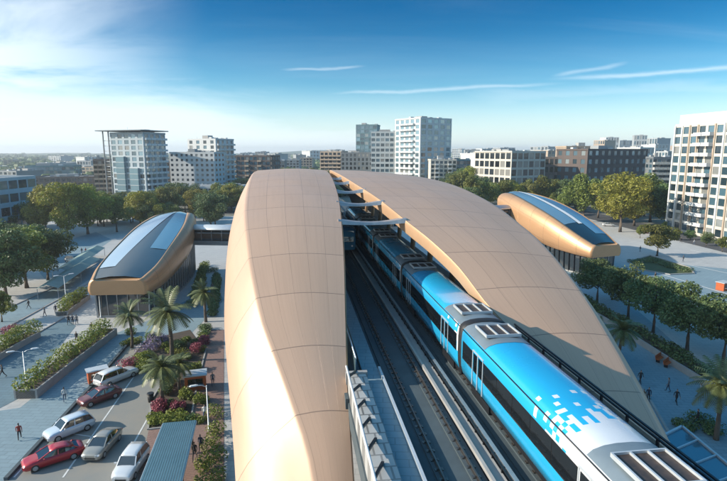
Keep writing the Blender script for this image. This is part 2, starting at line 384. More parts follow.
def canopy(name, label, inner, crease, outer, drop, tilt, n_pan):
    root = empty(name, ((inner(76)+crease(76))/2, 76, 0), 0, label, 'canopy')
    ox, oy = root.location.x, root.location.y
    YS = [17 + 118*i/118 for i in range(119)]
    top = MB(); rings = []; cum = 0; prev = None; vs = []
    sgn = 1 if crease(76) > inner(76) else -1
    for y in YS:
        h = smooth_tab(HT, y); z = CAMH-h
        xi, xc, xo = inner(y), crease(y), outer(y); d = drop(y); t = tilt(y)
        wd = xc-xi
        r = min(.38, abs(wd)*.25)*sgn
        row = []
        K = 8
        for k in range(K+1):                     # top face, gently crowned
            a = k/K; x = xi + (wd-r)*a
            row.append((x, z + t*a + .25*sin(pi*a)*min(1, abs(wd)/6)))
        for a in (25, 50, 75):                   # rounded crease
            row.append((xc-r + r*sin(R(a)), z+t - abs(r)*.55*(1-cos(R(a)))))
        zc = z+t-abs(r)*.5
        for k in range(1, 7):                    # outer flank, bellied
            a = k/6; row.append((lerp(xc, xo, a)+sgn*.45*sin(pi*a), zc - d*a))
        if prev: cum += math.hypot(y-prev[0], z-prev[1])
        prev = (y, z); vs.append(cum/4.3)
        rings.append([(x-ox, y-oy, max(q, .02)) for x, q in row])
    k = len(rings[0])
    us = [n_pan*j/8 for j in range(9)] + [n_pan+.12, n_pan+.24, n_pan+.36] + [n_pan+.4+.09*q for q in range(1, 7)]
    top.loft(rings, closed=False, smooth=True, uvs=lambda i, j: (us[j]+.003, vs[i]))
    topo = top.build('cladding', M['shell'], root)
    # thickness: fascia along the inner edge, soffit, and lower rim
    fas = MB(); fr = []; sof = MB(); sr = []; rim = MB(); rr = []
    for i, y in enumerate(YS):
        x, yy, z = rings[i][0]; T = 1.15
        fr.append([(x-.02*sgn, yy, z-.0), (x-.10*sgn, yy, z-.25), (x+.05*sgn, yy, max(z-T, .01))])
        xo_, _, zo = rings[i][-1]
        x0 = x+.05*sgn; z0 = max(z-T, .01)
        row = [(lerp(x0, xo_-.4*sgn, a), yy, max(.01, lerp(z0, zo, a) + 1.2*sin(pi*a)*(0 if zo < .3 else 1)*0)) for a in (0, .25, .5, .75, 1)]
        sr.append(row)
        rr.append([(xo_, yy, zo), (xo_-.4*sgn, yy, zo-.0)])
    fas.loft(fr, closed=False).build('inner_fascia', M['fascia'], root)
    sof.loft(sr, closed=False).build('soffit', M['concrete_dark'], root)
    rim.loft(rr, closed=False).build('lower_rim', M['fascia'], root)
    # seam ribs proud of the panels
    return root
hh = lambda y: smooth_tab(HT, y)
canL = canopy('station_canopy', 'beige panelled canopy left of the tracks with bright sunlit flank', lambda y: smooth_tab(XiL, y), lambda y: smooth_tab(XcL, y), lambda y: smooth_tab(XoL, y), lambda y: interp(DoL, y), lambda y: 0.0, 5)
canR = canopy('station_canopy', 'beige panelled canopy right of the blue train, sweeping down beside a dark fence', lambda y: smooth_tab(XiR, y), lambda y: smooth_tab(XcR, y), lambda y: smooth_tab(XoR, y), lambda y: 4.0, lambda y: interp(mir([(17, 0), (30, 0), (45, -1.0), (76, -1.1)]), y), 5)

# cross beams between the two canopies
for i, (y, lab) in enumerate(((44.5, 'pale grey cross beam between the canopies, nearest and longest of its row'), (49.5, 'pale grey cross beam between the canopies, second nearest of its row'),
        (55, 'pale grey cross beam between the canopies, third from the near end'), (61, 'short pale cross beam between the canopies, fourth from the near end'), (66, 'shortest pale cross beam at the far crest between the canopies'))):
    z = CAMH-hh(y)-.45; xa = smooth_tab(XiL, y)-.3; xb = smooth_tab(XiR, y)+.25
    m = MB(); rings = []
    for k in range(9):
        a = k/8; x = lerp(xa, xb, a); e = abs(2*a-1)**2
        w_ = .42+.3*e; t_ = .22+.18*e
        zz = z-.12+.16*e
        rings.append([(x-xa, -w_, zz-z), (x-xa, w_, zz-z), (x-xa, w_*.9, zz-z+t_), (x-xa, -w_*.9, zz-z+t_)])
    m.loft(rings, smooth=False)
    o = m.build('cross_beam', M['steel']); o.location = (xa, y, z)
    tag(o, lab, 'beam', 'cross beams between the canopies')

# ------------------------------------------------------------------ the viaduct
ZR = 14.0                                        # top of rail
vd = empty('viaduct', (8.8, 70, 0), 0, 'dark concrete railway viaduct running under the canopies', 'viaduct')
def P(m, name, mat, fix=False):
    for i, v in enumerate(m.v): m.v[i] = (v[0]-8.8, v[1]-70, v[2])
    return m.build(name, mat, vd, fix)
Y0, Y1 = -6, 330
m = MB(); m.box((8.8, (Y0+Y1)/2, ZR-.9), (11.8, Y1-Y0, 1.1)); P(m, 'deck', M['concrete_dark'])
m = MB(); m.loft([[(5.0, y, ZR-1.46), (6.6, y, ZR-3.4), (11, y, ZR-3.4), (12.6, y, ZR-1.46)] for y in (Y0, Y1)], smooth=False); P(m, 'girder', M['concrete'])
m = MB()
for y in range(8, 330, 28):
    m = MB(); m.loft([[(8.8+s*cos(a), y+.7*sin(a)*1.3, z) for a in [2*pi*j/12 for j in range(12)]] for z, s in ((0, 1.3), (7, 1.3), (ZR-3.42, 2.6))]); P(m, 'pier', M['concrete'])
# track beds, rails, troughs
m = MB(); m.box((7.0, (Y0+Y1)/2, ZR-.30), (2.9, Y1-Y0, .1)); P(m, 'track_bed', M['concrete_dark'])
m = MB(); m.box((11.3, (Y0+Y1)/2, ZR-.30), (2.9, Y1-Y0, .1)); P(m, 'track_bed', M['concrete_dark'])
for xc in (7.0, 11.3):
    for s in (-1, 1):
        m = MB(); m.box((xc+s*.75, (Y0+Y1)/2, ZR-.2), (.52, Y1-Y0, .1)); P(m, 'rail_plinth', M['concrete_dark'])
        m = MB()
        for q in range(150): m.box((xc+s*.75, -4+q*.75, ZR-.13), (.40, .2, .05)); m.box((xc+s*.75, -4+q*.75, ZR-.09), (.24, .1, .04))
        P(m, 'rail_fastener', M['rail'])['kind'] = 'stuff'
        m = MB()
        for dx, w_, z0, z1 in ((0, .15, ZR-.15, ZR-.12), (0, .03, ZR-.12, ZR-.03), (0, .075, ZR-.03, ZR+.02)):
            m.box((xc+s*.75, (Y0+Y1)/2, (z0+z1)/2), (w_, Y1-Y0, z1-z0))
        o = m.build('rail', M['rail'])
        tag(o, {(7.0, -1): 'steel rail of the left track on its outer side beside the walkway', (7.0, 1): 'steel rail of the left track nearer the blue train', (11.3, -1): 'steel rail under the left wheels of the blue train', (11.3, 1): 'steel rail under the right wheels of the blue train'}[(xc, s)], 'rail', 'running rails')
# cable troughs, third rail between the tracks
for x, w_, h_, mt, nm, lab in ((8.32, .16, .20, 'concrete', 'cable_conduit', 'pale conduit between the tracks, left one of the pair'), (9.25, .2, .26, 'steel', 'cable_conduit', 'pale conduit close under the blue train side'),
                           (8.78, .5, .14, 'concrete', 'cable_trough', 'narrow concrete cable trough between the two tracks'), (7.95+.28, .06, .1, 'dark_steel', 'third_rail', 'dark conductor rail beside the left track')):
    m = MB(); m.box((x, (Y0+Y1)/2, ZR-.35+h_/2+(.18 if nm == 'cable_conduit' else 0.004)), (w_, Y1-Y0, h_))
    if nm == 'cable_conduit':
        for q in range(0, 60):
            m.box((x, 3+q*1.6, ZR-.265), (w_*.6, .12, .165))
    tag(m.build(nm, M[mt]), lab, nm.replace('_', ' '), None)
root = empty('cable_tray', (9.03, 40, ZR-.3), 0, 'thin dark cable tray on brackets close beside the train wheels', 'cable tray')
m = MB(); m.box((0, 0, .36), (.10, 90, .06)); m.build('tray', M['dark_steel'], root)
m = MB(); m.box((0, 0, 0), (.10, .08, .34)); m.box((.06, 0, .19), (.2, .10, .04)); b0 = m.build('bracket', M['dark_steel'], root); b0.location = (0, -37, .16)
for q in range(1, 55): put(b0, root, (0, -37+q*1.15, .16))
# left walkway, kerb and tiled parapet with sloping bars
m = MB(); m.box((4.62, (Y0+Y1)/2, ZR+.02), (1.0, Y1-Y0, .5)); P(m, 'walkway', M['pave_blue'])
m = MB(); m.box((5.20, (4+31)/2, ZR+.12), (.14, 27, .74)); P(m, 'walkway_kerb', M['pale_steel'])
m = MB(); m.box((3.55, (Y0+29.2)/2, ZR+.1), (1.12, 29.2-Y0, 1.5))
pv = tilemat('parapet_tiles', (.40, .40, .385), (.30, .30, .29), (.55, .9), line=.05, lcol=(.08, .08, .08)); P(m, 'tiled_parapet', pv)
m = MB(); m.box((3.55, 29.36, ZR+.1), (1.3, .3, 1.7)); P(m, 'parapet_end', M['concrete'])
root = empty('handrail', (3.0, 15, ZR+.85), 0, 'white tubular handrail with slanting dark struts along the tiled parapet', 'handrail')
def loc_(m, o):
    for i, v in enumerate(m.v): m.v[i] = (v[0]-o.location.x, v[1]-o.location.y, v[2]-o.location.z)
    return m
m = MB(); m.tube([(2.93, Y0, ZR+1.35), (2.93, 29.3, ZR+1.35)], .07, 8); loc_(m, root).build('top_rail', M['white'], root)
for q in range(17):
    y = 29-1.9*q
    m = MB(); m.bar((2.97, y-1.0, ZR+1.30), (3.55, y+.55, ZR+.90), .13, .10); loc_(m, root).build('strut', M['dark_steel'], root)
# glass screen at the foot of the left canopy
root = empty('glass_screen', (3.5, 33, ZR+.2), 0, 'clear glass screen with pale rail at the foot of the left canopy', 'screen')
m = MB(); m.box((3.55, 33.4, ZR+.95), (.04, 7.4, 1.4)); loc_(m, root).build('pane', M['glass_pale'], root)
m = MB(); m.tube([(3.55, 29.6, ZR+1.7), (3.55, 37.2, ZR+1.7)], .05, 8); loc_(m, root).build('top_rail', M['pale_steel'], root)
# deck strip under the left canopy, platform right
m = MB(); m.box((3.5, (29.6+140)/2, ZR-.2), (1.1, 110.4, .6)); P(m, 'service_floor', M['concrete_dark'])
m = MB(); m.box((15.2, (36+128)/2, ZR-.15), (3.2, 92, 2.2)); P(m, 'platform', M['concrete'])
m = MB(); m.box((14.0, (Y0+36)/2, ZR-.1), (1.5, 36-Y0, .5)); P(m, 'edge_walkway', M['concrete_dark'])
m = MB(); m.box((2.85, 78, ZR-.6), (.2, 100, 1.0)); P(m, 'edge_beam', M['concrete_dark'])
for q in range(9):
    y = 41+q*9
    m = MB(); m.tube([(15.9, y, ZR+.96), (16.3, y, ZR+5.2-.1)], [.32, .42], 10); o = loc_(m, empty('column', (15.9, y, ZR+.95), 0, 'copper clad column on the platform under the right canopy', 'column', 'platform columns under the right canopy')).build('shaft', M['fascia'], [x for x in bpy.data.objects if x.name.startswith('column')][-1])
# fence at the right edge of the deck
root = empty('deck_fence', (14.72, 15, ZR+.15), 0, 'dark post and rail fence along the deck edge right of the train', 'fence')
for z in (1.62, 1.45): 
    m = MB(); m.box((14.72, 16, ZR+.85+z), (.09, 44, .08)); loc_(m, root).build('rail', M['dark_steel'], root)
for q in range(22):
    m = MB(); m.box((14.72, -4+q*2, ZR+1.25), (.1, .1, 2.2)); loc_(m, root).build('post', M['dark_steel'], root)
mesh_glass = pm('mesh_infill', (.05, .055, .06), None, 3, .4, .4)
mesh_glass.node_tree.nodes['Principled BSDF'].inputs['Alpha'].default_value = .45
m = MB(); m.box((14.72, 16, ZR+1.2), (.02, 44, 1.9)); loc_(m, root).build('infill_panel', mesh_glass, root)
# ------------------------------------------------------------------ trains
def livery(name, thr):
    m, nt, b = newmat(name); b.inputs['Roughness'].default_value = .24; b.inputs['Coat Weight'].default_value = .6; b.inputs['Coat Roughness'].default_value = .06
    tcn = N(nt, 'ShaderNodeTexCoord').outputs['Object']; sp = N(nt, 'ShaderNodeSeparateXYZ'); nt.links.new(tcn, sp.inputs[0])
    S = .27
    sx = mth(nt, 'FLOOR', mth(nt, 'DIVIDE', mth(nt, 'ADD', sp.outputs[0], mth(nt, 'MULTIPLY', mth(nt, 'SIGN', sp.outputs[0]), mth(nt, 'MULTIPLY', mth(nt, 'SUBTRACT', 4.0, sp.outputs[2]), 1.0))), S))
    sy = mth(nt, 'FLOOR', mth(nt, 'DIVIDE', sp.outputs[1], S))
    cb = N(nt, 'ShaderNodeCombineXYZ'); nt.links.new(sx, cb.inputs[0]); nt.links.new(sy, cb.inputs[1])
    wn = N(nt, 'ShaderNodeTexWhiteNoise', noise_dimensions='2D'); nt.links.new(cb.outputs[0], wn.inputs['Vector'])
    yy = mth(nt, 'MULTIPLY', sy, S)
    lowz = mth(nt, 'MULTIPLY', mth(nt, 'LESS_THAN', sp.outputs[2], 1.95), -3.6)
    p = mth(nt, 'DIVIDE', mth(nt, 'SUBTRACT', mth(nt, 'ADD', lowz, thr+1.9), yy), 4.0); p.node.use_clamp = True
    p = mth(nt, 'POWER', p, 1.9)
    wmask = mth(nt, 'LESS_THAN', wn.outputs['Value'], p)
    # the lower skirt keeps mostly blue with scattered patches
    skirt = mth(nt, 'LESS_THAN', sp.outputs[2], 1.95)
    pat = mth(nt, 'MULTIPLY', mth(nt, 'GREATER_THAN', yy, thr-5.8), skirt)
    keep = mth(nt, 'MAXIMUM', mth(nt, 'SUBTRACT', 1.0, skirt), pat)
    wmask = mth(nt, 'MULTIPLY', wmask, keep)
    nz = N(nt, 'ShaderNodeTexNoise'); nz.inputs['Scale'].default_value = .7; nz.inputs['Detail'].default_value = 6; nt.links.new(tcn, nz.inputs['Vector'])
    blue = mixc(nt, nz.outputs['Fac'], (.02, .38, .66), (.015, .32, .58))
    wht = mixc(nt, nz.outputs['Fac'], (.66, .68, .70), (.54, .56, .58))
    nt.links.new(mixc(nt, wmask, blue, wht), b.inputs['Base Color'])
    nt.links.new(mth(nt, 'MULTIPLY_ADD', nz.outputs['Fac'], .2, .16), b.inputs['Roughness'])
    return m
M['liv'] = livery('train_livery', -2.0); M['liv_far'] = livery('train_livery_rear_cars', -7.2)
M['trainroof'] = pm('train_roof_grey', (.22, .27, .30), (.17, .21, .235), .8, .45, .3)
M['fan'] = pm('ventilator_grille', (.13, .085, .065), (.045, .04, .038), 3, .5, .5)
M['trainglass'] = glassmat('train_window_glass', (.008, .01, .012), .04, 0, .4)
HALF = 8.45
PROF = [(-1.36, .85), (-1.47, 1.3), (-1.5, 1.9), (-1.5, 2.9), (-1.46, 3.35), (-1.38, 3.6), (-1.15, 3.78), (-.75, 3.90), (-.3, 3.95)]
PROF = PROF + [(-x, z) for x, z in reversed(PROF)]
def prof(off=0.0, k=1.0, dz=0.0, pr=None):
    pr = pr or PROF
    out = []
    for x, z in pr: out.append((x*k*(1+off/1.5), .85+(z-.85)*1.0+ (off if z > 3 else 0)+dz))
    return out
def carriage(front=False):
    root = empty('carriage')
    m = MB(); L0 = -HALF
    ys = [L0+.0, L0+.12]+[L0+.12+(2*HALF-.24)*i/8 for i in range(1, 8)]+[HALF-.12, HALF]
    rings = [[(x*(.97 if y in (ys[0], ys[-1]) else 1), y, z if y not in (ys[0], ys[-1]) else .9+(z-.85)*.97) for x, z in PROF] for y in ys]
    m.loft(rings, smooth=True); bd = m.build('carriage_body', M['liv'], root)
    # gutters
    for s in (-1, 1):
        m = MB(); m.tube([(s*1.435, -HALF+.1, 3.56), (s*1.435, HALF-.1, 3.56)], .028, 6); m.build('gutter', M['dark_steel'], bd)
    # windows and doors
    for s in (-1, 1):
        x = s*1.507
        doors = [-5.5, 5.5]
        edges = [-HALF+.35]
        for d in doors: edges += [d-.78, d+.78]
        edges.append(HALF-.35)
        for a, b2 in zip(edges[0::2], edges[1::2]):
            if b2-a < .5: continue
            np_ = max(1, round((b2-a)/1.75)); pw_ = (b2-a-.12)/np_
            for q in range(np_):
                m = MB(); m.box((x, a+.06+(q+.5)*pw_, 2.42), (.03, pw_-.05, 1.05)); m.build('window', M['trainglass'], bd)
            m = MB(); m.box((x-s*.012, (a+b2)/2, 2.42), (.02, b2-a-.10, 1.10)); m.build('window_seal', M['black'], bd)
        for d in doors:
            dr = MB()
            for t in (-.78, 0, .78): dr.box((x, d+t, 2.05), (.05, .07, 2.0))
            dr.box((x, d, 3.07), (.05, 1.63, .06))
            do = dr.build('door', M['pale_steel'], bd)
            m = MB()
            for t in (-.39, .39): m.box((x-.004*s, d+t, 2.42), (.03, .56, 1.05))
            m.build('door_window', M['trainglass'], bd)
    # grey roof ends with ventilator units
    RP = [p for p in PROF if p[1] > 3.58]
    for s in (-1, 1):
        a, b2 = (4.9, HALF-.14) if s > 0 else (-HALF+.14, -4.9)
        m = MB(); m.loft([[(x*1.004, y, z+.014) for x, z in RP] for y in [lerp(a, b2, i/4) for i in range(5)]], closed=False, smooth=True)
        m.build('roof_end_panel', M['trainroof'], bd)
        yc = s*6.55
        u = MB(); W, Ln, Z = 1.95, 1.75, 4.05
        for dy in (-Ln/2, Ln/2): u.box((0, yc+dy, Z), (W+.06, .06, .16))
        for dx in (-W/2, -W/6, W/6, W/2): u.box((dx, yc, Z-.002), (.07, Ln-.06, .16))
        ho = u.build('ventilator_unit', M['pale_steel'], bd)
        u = MB()
        for i in range(3):
            for j in (0,): u.box(((i-1)*W/3, yc, Z-.07), (W/3-.08, Ln-.07, .12), rx=R(0))
        u.build('ventilator_grille', M['fan'], bd)
    # underframe
    m = MB(); m.box((0, 0, .58), (2.3, 2*HALF-.6, .5)); 
    for yb in (-5.6, 5.6):
        m.box((0, yb, .4), (2.5, 2.6, .45))
    m.build('underframe', M['dark_steel'], bd)
    for yb in (-6.5, -4.7, 4.7, 6.5):
        m = MB()
        for s in (-1, 1): m.tube([(s*.68, yb, .42), (s*.82, yb, .42)], .42, 16)
        m.build('wheelset', M['rail'], bd)
    return root, bd
def gangway(parent, y):
    m = MB(); pr = prof(.02)
    m.loft([[(x*k, y+dy, .88+(z-.85)*k2) for x, z in PROF] for dy, k, k2 in ((-.42, .93, .98), (-.3, 1.005, 1.012), (-.1, 1.03, 1.02), (.1, 1.03, 1.02), (.3, 1.005, 1.012), (.42, .93, .98))], smooth=True)
    m.build('gangway', M['black'], parent)
cr, cb_ = carriage()
tr1 = empty('metro_train', (11.3, 40, ZR), 0, 'light blue and white metro train on the right track, seen along its roof', 'train')
BLUE = cb_.data.copy(); BLUE.materials[0] = M['liv_far']
def carry(parent, y, far=True):
    r = cb_.copy(); r.data = BLUE if far else cb_.data; COL.objects.link(r); r.parent = parent; r.location = (0, y, 0)
    for g in CK: e = g.copy(); COL.objects.link(e); e.parent = r
    return r
CK = kids(cb_)
for i in range(6): carry(tr1, -40+20.3+17.3*(i-1), i != 1)
for i in range(5): gangway(tr1, -40+20.3+17.3*(i-1)+8.65)
tr2 = empty('metro_train', (7.0, 69.5, ZR), 0, 'dark fronted metro train arriving on the left track under the beams', 'train')
for i in range(3): carry(tr2, 11.0+17.3*i)
for i in range(2): gangway(tr2, 11+17.3*i+8.65)
# nose of the second train
m = MB(); rings = []
for dy, k, z0, z1 in ((2.55, 1.0, .85, 3.95), (1.6, .995, .8, 3.93), (.8, .97, .75, 3.82), (.25, .92, .75, 3.6), (0, .84, .8, 3.3)):
    rings.append([(x*k, dy, z0+(z-.85)*(z1-z0)/3.1) for x, z in PROF])
m.loft(rings, smooth=True); nose = m.build('cab_nose', pm('cab_dark_blue', (.02, .16, .28), None, 1, .2, coat=.6), tr2)
m = MB(); m.loft([[(-1.05, -.02, 1.9), (1.05, -.02, 1.9), (1.05, -.07, 1.95), (-1.05, -.07, 1.95)], [(-1.15, .14, 3.35), (1.15, .14, 3.35), (1.1, .08, 3.4), (-1.1, .08, 3.4)]], smooth=False); m.build('windscreen', M['trainglass'], nose)
for s in (-1, 1):
    m = MB(); m.tube([(s*.85, .1, 1.35), (s*.85, -.06, 1.35)], .13, 10); m.build('headlight', M['white'], nose)
bpy.data.objects.remove(cr); 
for g in CK: bpy.data.objects.remove(g)
bpy.data.objects.remove(cb_)

# ------------------------------------------------------------------ the two glazed entrance pavilions
def pavilion(name, label, front, back, hw, secs, flip=1, spine_white=False, base_h=4.6, cols=None):
    """front/back: plan points of the axis ends; secs: list of (t, half width, lip z, bulge z, rim z, skylight half width, skylight z)"""
    fv = Vector(front); bv = Vector(back); ax = (bv-fv); L = ax.length; ang = math.atan2(ax.y, ax.x)-pi/2
    root = empty(name, (fv.x, fv.y, 0), ang, label, 'pavilion')
    NS = 28; T = [s[0] for s in secs]
    def S(i, t): return smooth_tab([(s[0], s[i]) for s in secs], t)
    m = MB(); rings = []; ts = []
    for i in range(NS+1):
        t = i/NS; ts.append(t); y = t*L
        w_, zl, zb, zr, sw, sz = [S(k, t) for k in range(1, 7)]
        half = [(w_*.86, zl-.02), (w_*.95, zl+.12), (w_, lerp(zl, zb, .55)), (w_*1.0, zb), (lerp(w_, sw, .18), lerp(zb, zr, .62)), (lerp(w_, sw, .45), lerp(zr, sz, .0)+.02), (lerp(w_, sw, .75), lerp(zr, sz, .6)+.02), (sw, sz+.02), (sw-.06, sz-.18)]
        rings.append([(-x, y, z) for x, z in half] + [(x, y, z) for x, z in reversed(half)])
    n = len(rings[0])
    m.loft(rings, closed=False, smooth=True, uvs=lambda i, j: (j*.5+.25 if True else 0, ts[i]*L/5.0+.4))
    # front and back ends closed by rounded lips
    for e, sg in ((0, -1), (NS, 1)):
        r0 = rings[e]; rr = [r0]
        for k, dep in ((.985, .35), (.95, .6), (.88, .78)):
            zc = (r0[0][2]+r0[8][2])/2
            rr.append([(p[0]*k, p[1]+sg*dep*(1 if e == 0 else .6), zc+(p[2]-zc)*k) for p in r0])
        m.loft(rr if sg > 0 else rr, closed=False, smooth=True, uvs=lambda i, j: (j*.5+.25, .2))
        m.face([len(m.v)-n+q for q in range(n)])
    shell = m.build('roof_shell', M['copper'], root, fix=False)
    # soffit
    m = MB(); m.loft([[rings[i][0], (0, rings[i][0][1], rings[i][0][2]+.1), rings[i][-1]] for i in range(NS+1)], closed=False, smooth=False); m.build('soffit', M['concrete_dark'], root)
    # skylight, following the roof in strips
    def strip(nm, mat, v0f, v1f, t0, t1, lift=0.0, nseg=18):
        mm = MB(); rows = []
        for i in range(nseg+1):
            t = lerp(t0, t1, i/nseg); sw, sz = S(5, t), S(6, t)
            row = []
            for k in range(4):
                v = lerp(v0f(t), v1f(t), k/3)
                row.append((v*(sw-.05), t*L, sz-.15+.45*(1-v*v)+lift))
            rows.append(row)
        mm.loft(rows, closed=False, smooth=True)
        return mm.build(nm, mat, root)
    strip('skylight_base', M['glass_dark'], lambda t: -1, lambda t: 1, 0.0, 1.0)
    strip('skylight_pane', cols[0], lambda t: -.97, lambda t: -.16+.0*t if not flip == 2 else lerp(-.45, .12, t), cols[3], .97, .03)
    strip('skylight_pane', cols[1], lambda t: .14 if flip != 2 else lerp(.42, .22, t), lambda t: .97, cols[4], .97, .03)
    if spine_white: strip('skylight_spine', cols[2], lambda t: -.14, lambda t: .10, .22, 1.0, .08)
    # glazed base
    NB = 22
    def foot(t): return S(1, t)*.80
    gl = MB(); 
    pts = [(-foot(.03+.94*i/NB), (.03+.94*i/NB)*L) for i in range(NB+1)]
    loop = pts + [(-x, y) for x, y in reversed(pts)]
    k = len(loop)
    ztop = [S(2, y/L)+.3 for x, y in loop]
    rg = [[(x, y, 0) for x, y in loop], [(x*1.04, y, z) for (x, y), z in zip(loop, ztop)]]
    gl.loft(rg, smooth=False, caps=False); base = gl.build('glazed_base', M['glass_dark'], root)
    for q in range(0, k, 1):
        (x, y), z = loop[q], ztop[q]
        mm = MB(); sx = 1.03; mm.bar((x*sx, y-(.1 if y < 1.5 else 0), 0), (x*1.07, y-(.1 if y < 1.5 else 0), z-.05), .14, .2); mm.build('mullion', M['dark_steel' if spine_white else 'steel'], root)
    for q in range(1, 5):
        x = lerp(-foot(.03), foot(.03), q/5)
        mm = MB(); mm.bar((x, .03*L-.06, 0), (x*1.04, .03*L-.12, S(2, 0)+.1), .12, .12); mm.build('mullion', M['steel'], root)
    m = MB(); lp = [(x*1.02, y) for x, y in loop]
    m.prism([(x*1.05, y if y > 2 else y-.2) for x, y in loop], .02, .35); m.build('plinth', M['concrete'], root)
    return root
fl = at_depth(108, 85.0); bl = at_depth(174, 123)
secsL = [(0, 5.0, 4.3, 5.6, 6.9, 3.9, 7.2), (.12, 5.9, 4.4, 6.0, 7.8, 4.8, 8.3), (.35, 6.3, 5.1, 7.3, 9.6, 5.0, 10.3), (.65, 6.2, 6.9, 9.6, 12.1, 4.6, 12.6), (.88, 5.2, 9.0, 11.6, 13.5, 3.2, 13.8), (1.0, 4.2, 9.8, 12.0, 13.6, 2.2, 13.8)]
pavL = pavilion('entrance_pavilion', 'copper rimmed pavilion with split glass roof left of the station', (fl.x, fl.y), (bl.x, bl.y), 5, secsL, flip=2, cols=(M['glass_sky'], M['glass_pale'], M['white'], .10, .30))
fr = at_depth(612, 117); br_ = at_depth(514, 150)
secsR = [(0, 4.6, 4.3, 5.6, 7.0, 3.3, 7.4), (.12, 5.6, 4.5, 6.6, 8.6, 4.2, 9.2), (.35, 6.6, 5.3, 9.2, 11.6, 4.7, 12.4), (.65, 6.8, 8.0, 12.0, 14.6, 4.4, 15.3), (.88, 6.0, 11.0, 14.4, 16.2, 3.0, 16.6), (1.0, 4.8, 12.0, 14.8, 16.2, 2.0, 16.5)]
pavR = pavilion('entrance_pavilion', 'copper rimmed pavilion with blue glass roof and white centre strip, right of the station', (fr.x, fr.y), (br_.x, br_.y), 5, secsR, spine_white=True, cols=(M['glass_roof'], M['glass_roof'], M['white'], .24, .10))

def bridge(label, a, b, z, h, w_):
    a = Vector((a[0], a[1], z)); b = Vector((b[0], b[1], z)); d = b-a; L = d.length; ang = math.atan2(d.y, d.x)
    root = empty('link_bridge', a, ang, label, 'bridge')
    def ring(x, r0, r1, z0, z1): return [(x, -r1, z0+.5), (x, -r0, z0), (x, r0, z0), (x, r1, z0+.5), (x, r1, z1-.6), (x, r0, z1), (x, -r0, z1), (x, -r1, z1-.6)]
    m = MB(); m.loft([ring(x, w_*.4, w_*.5, 1.2, h-1.1) for x in (0, L)], smooth=False); m.build('glazed_tube', M['glass_dark'], root)
    m = MB(); m.loft([[(x, w_*.56*cos(t), h-1.0+.9*sin(t)) for t in [pi*j/10 for j in range(11)]] for x in (0, L)], smooth=True); m.build('roof', M['pale_steel'], root)
    m = MB(); m.loft([[(x, w_*.55, 1.1), (x, w_*.4, .1), (x, -w_*.4, .1), (x, -w_*.55, 1.1)] for x in (0, L)], smooth=False); m.build('floor_girder', M['pale_steel'], root)
    n = max(3, int(L/2.2))
    for i in range(n+1):
        for s in (-1, 1):
            m = MB(); m.box((lerp(.1, L-.1, i/n), s*w_*.505, h/2), (.1, .12, h-2.2)); m.build('mullion', M['steel'], root)
    return root
p1 = at_depth(187, 117); bridge('grey tubular footbridge between the left pavilion and left canopy', (p1.x-1.5, p1.y), (-6.3, p1.y-4), 7.3, 4.6, 4.2)
p2 = at_depth(500, 146); bridge('grey tubular footbridge between the right canopy and right pavilion', (22.5, p2.y-18), (p2.x+2, p2.y-4), 9.5, 4.4, 4.2)

# ------------------------------------------------------------------ ground
def sheet(name, pts, mat, z, kind='structure', thick=0.0):
    c = Vector((sum(p[0] for p in pts)/len(pts), sum(p[1] for p in pts)/len(pts)))
    m = MB(); q = [(p[0]-c.x, p[1]-c.y) for p in pts]
    m.prism(q, 0, thick if thick else .01) if thick else m.poly([(x, y, 0) for x, y in (q if sum(q[i][0]*q[(i+1) % len(q)][1]-q[(i+1) % len(q)][0]*q[i][1] for i in range(len(q))) > 0 else q[::-1])])
    o = m.build(name, mat); o.location = (c.x, c.y, z); o['kind'] = kind
    return o
def gp(*px): return [tuple(G(x, y).xy) for x, y in px]
sheet('ground', [(9000*cos(2*pi*i/48), 9000*sin(2*pi*i/48)) for i in range(48)], M['ground'], 0)
sheet('plaza_paving', [(-150, -10), (150, -10), (150, 150), (110, 235), (-130, 235), (-150, 150)], M['pave'], .012)
# left side
sheet('parking_lot', gp((-40, 520), (7, 480), (91, 388), (128, 345), (150, 352), (170, 352), (150, 425), (128, 520)), M['asphalt_warm'], .03)
sheet('path', gp((128, 520), (150, 425), (182, 352), (205, 330), (224, 330), (224, 520)), M['brick'], .034)
sheet('pavement', gp((-60, 500), (-60, 420), (20, 408), (112, 335), (150, 320), (215, 285), (224, 300), (190, 335), (128, 345), (91, 388), (7, 480)), M['pave_blue'], .024)
sheet('road', gp((-60, 398), (0, 360), (20, 344), (64, 318), (76, 326), (20, 398), (-60, 440)), M['pave_dark'], .028)
sheet('pavement', gp((-80, 345), (0, 312), (60, 285), (100, 262), (108, 268), (60, 298), (0, 330), (-80, 368)), M['pave_blue'], .026)
sheet('pavement', gp((30, 262), (75, 238), (96, 232), (112, 240), (80, 262), (50, 285)), M['pave_blue'], .022)
def kerb(px, label, w_=.18, h_=.14, mat='concrete'):
    pts = [G(*p).xy for p in px]; c = sum(pts, Vector((0, 0)))/len(pts); m = MB()
    for a, b in zip(pts, pts[1:]):
        d = (b-a); m.box((*((a+b)/2-c), h_/2), (d.length+w_*.9, w_, h_), rz=math.atan2(d.y, d.x))
    o = m.build('kerb', M[mat]); o.location = (c.x, c.y, .02); o['kind'] = 'structure'; return o
kerb([(7, 480), (91, 388), (128, 345)], '', .35, .3, 'concrete_dark'); kerb([(148, 430), (152, 400), (170, 370)], ''); kerb([(150, 430), (190, 425), (197, 386), (206, 350)], '')
kerb([(0, 312), (60, 285), (100, 262)], '', .25, .14); kerb([(0, 332), (60, 299), (92, 282)], '', .25, .14); kerb([(0, 360), (20, 344), (64, 318)], '', .25, .14); kerb([(628, 262), (650, 256), (690, 268), (694, 274), (670, 275), (640, 270), (628, 262)], '', .3, .25)
kerb([(600, 330), (650, 400), (690, 470)], '', .25, .12)
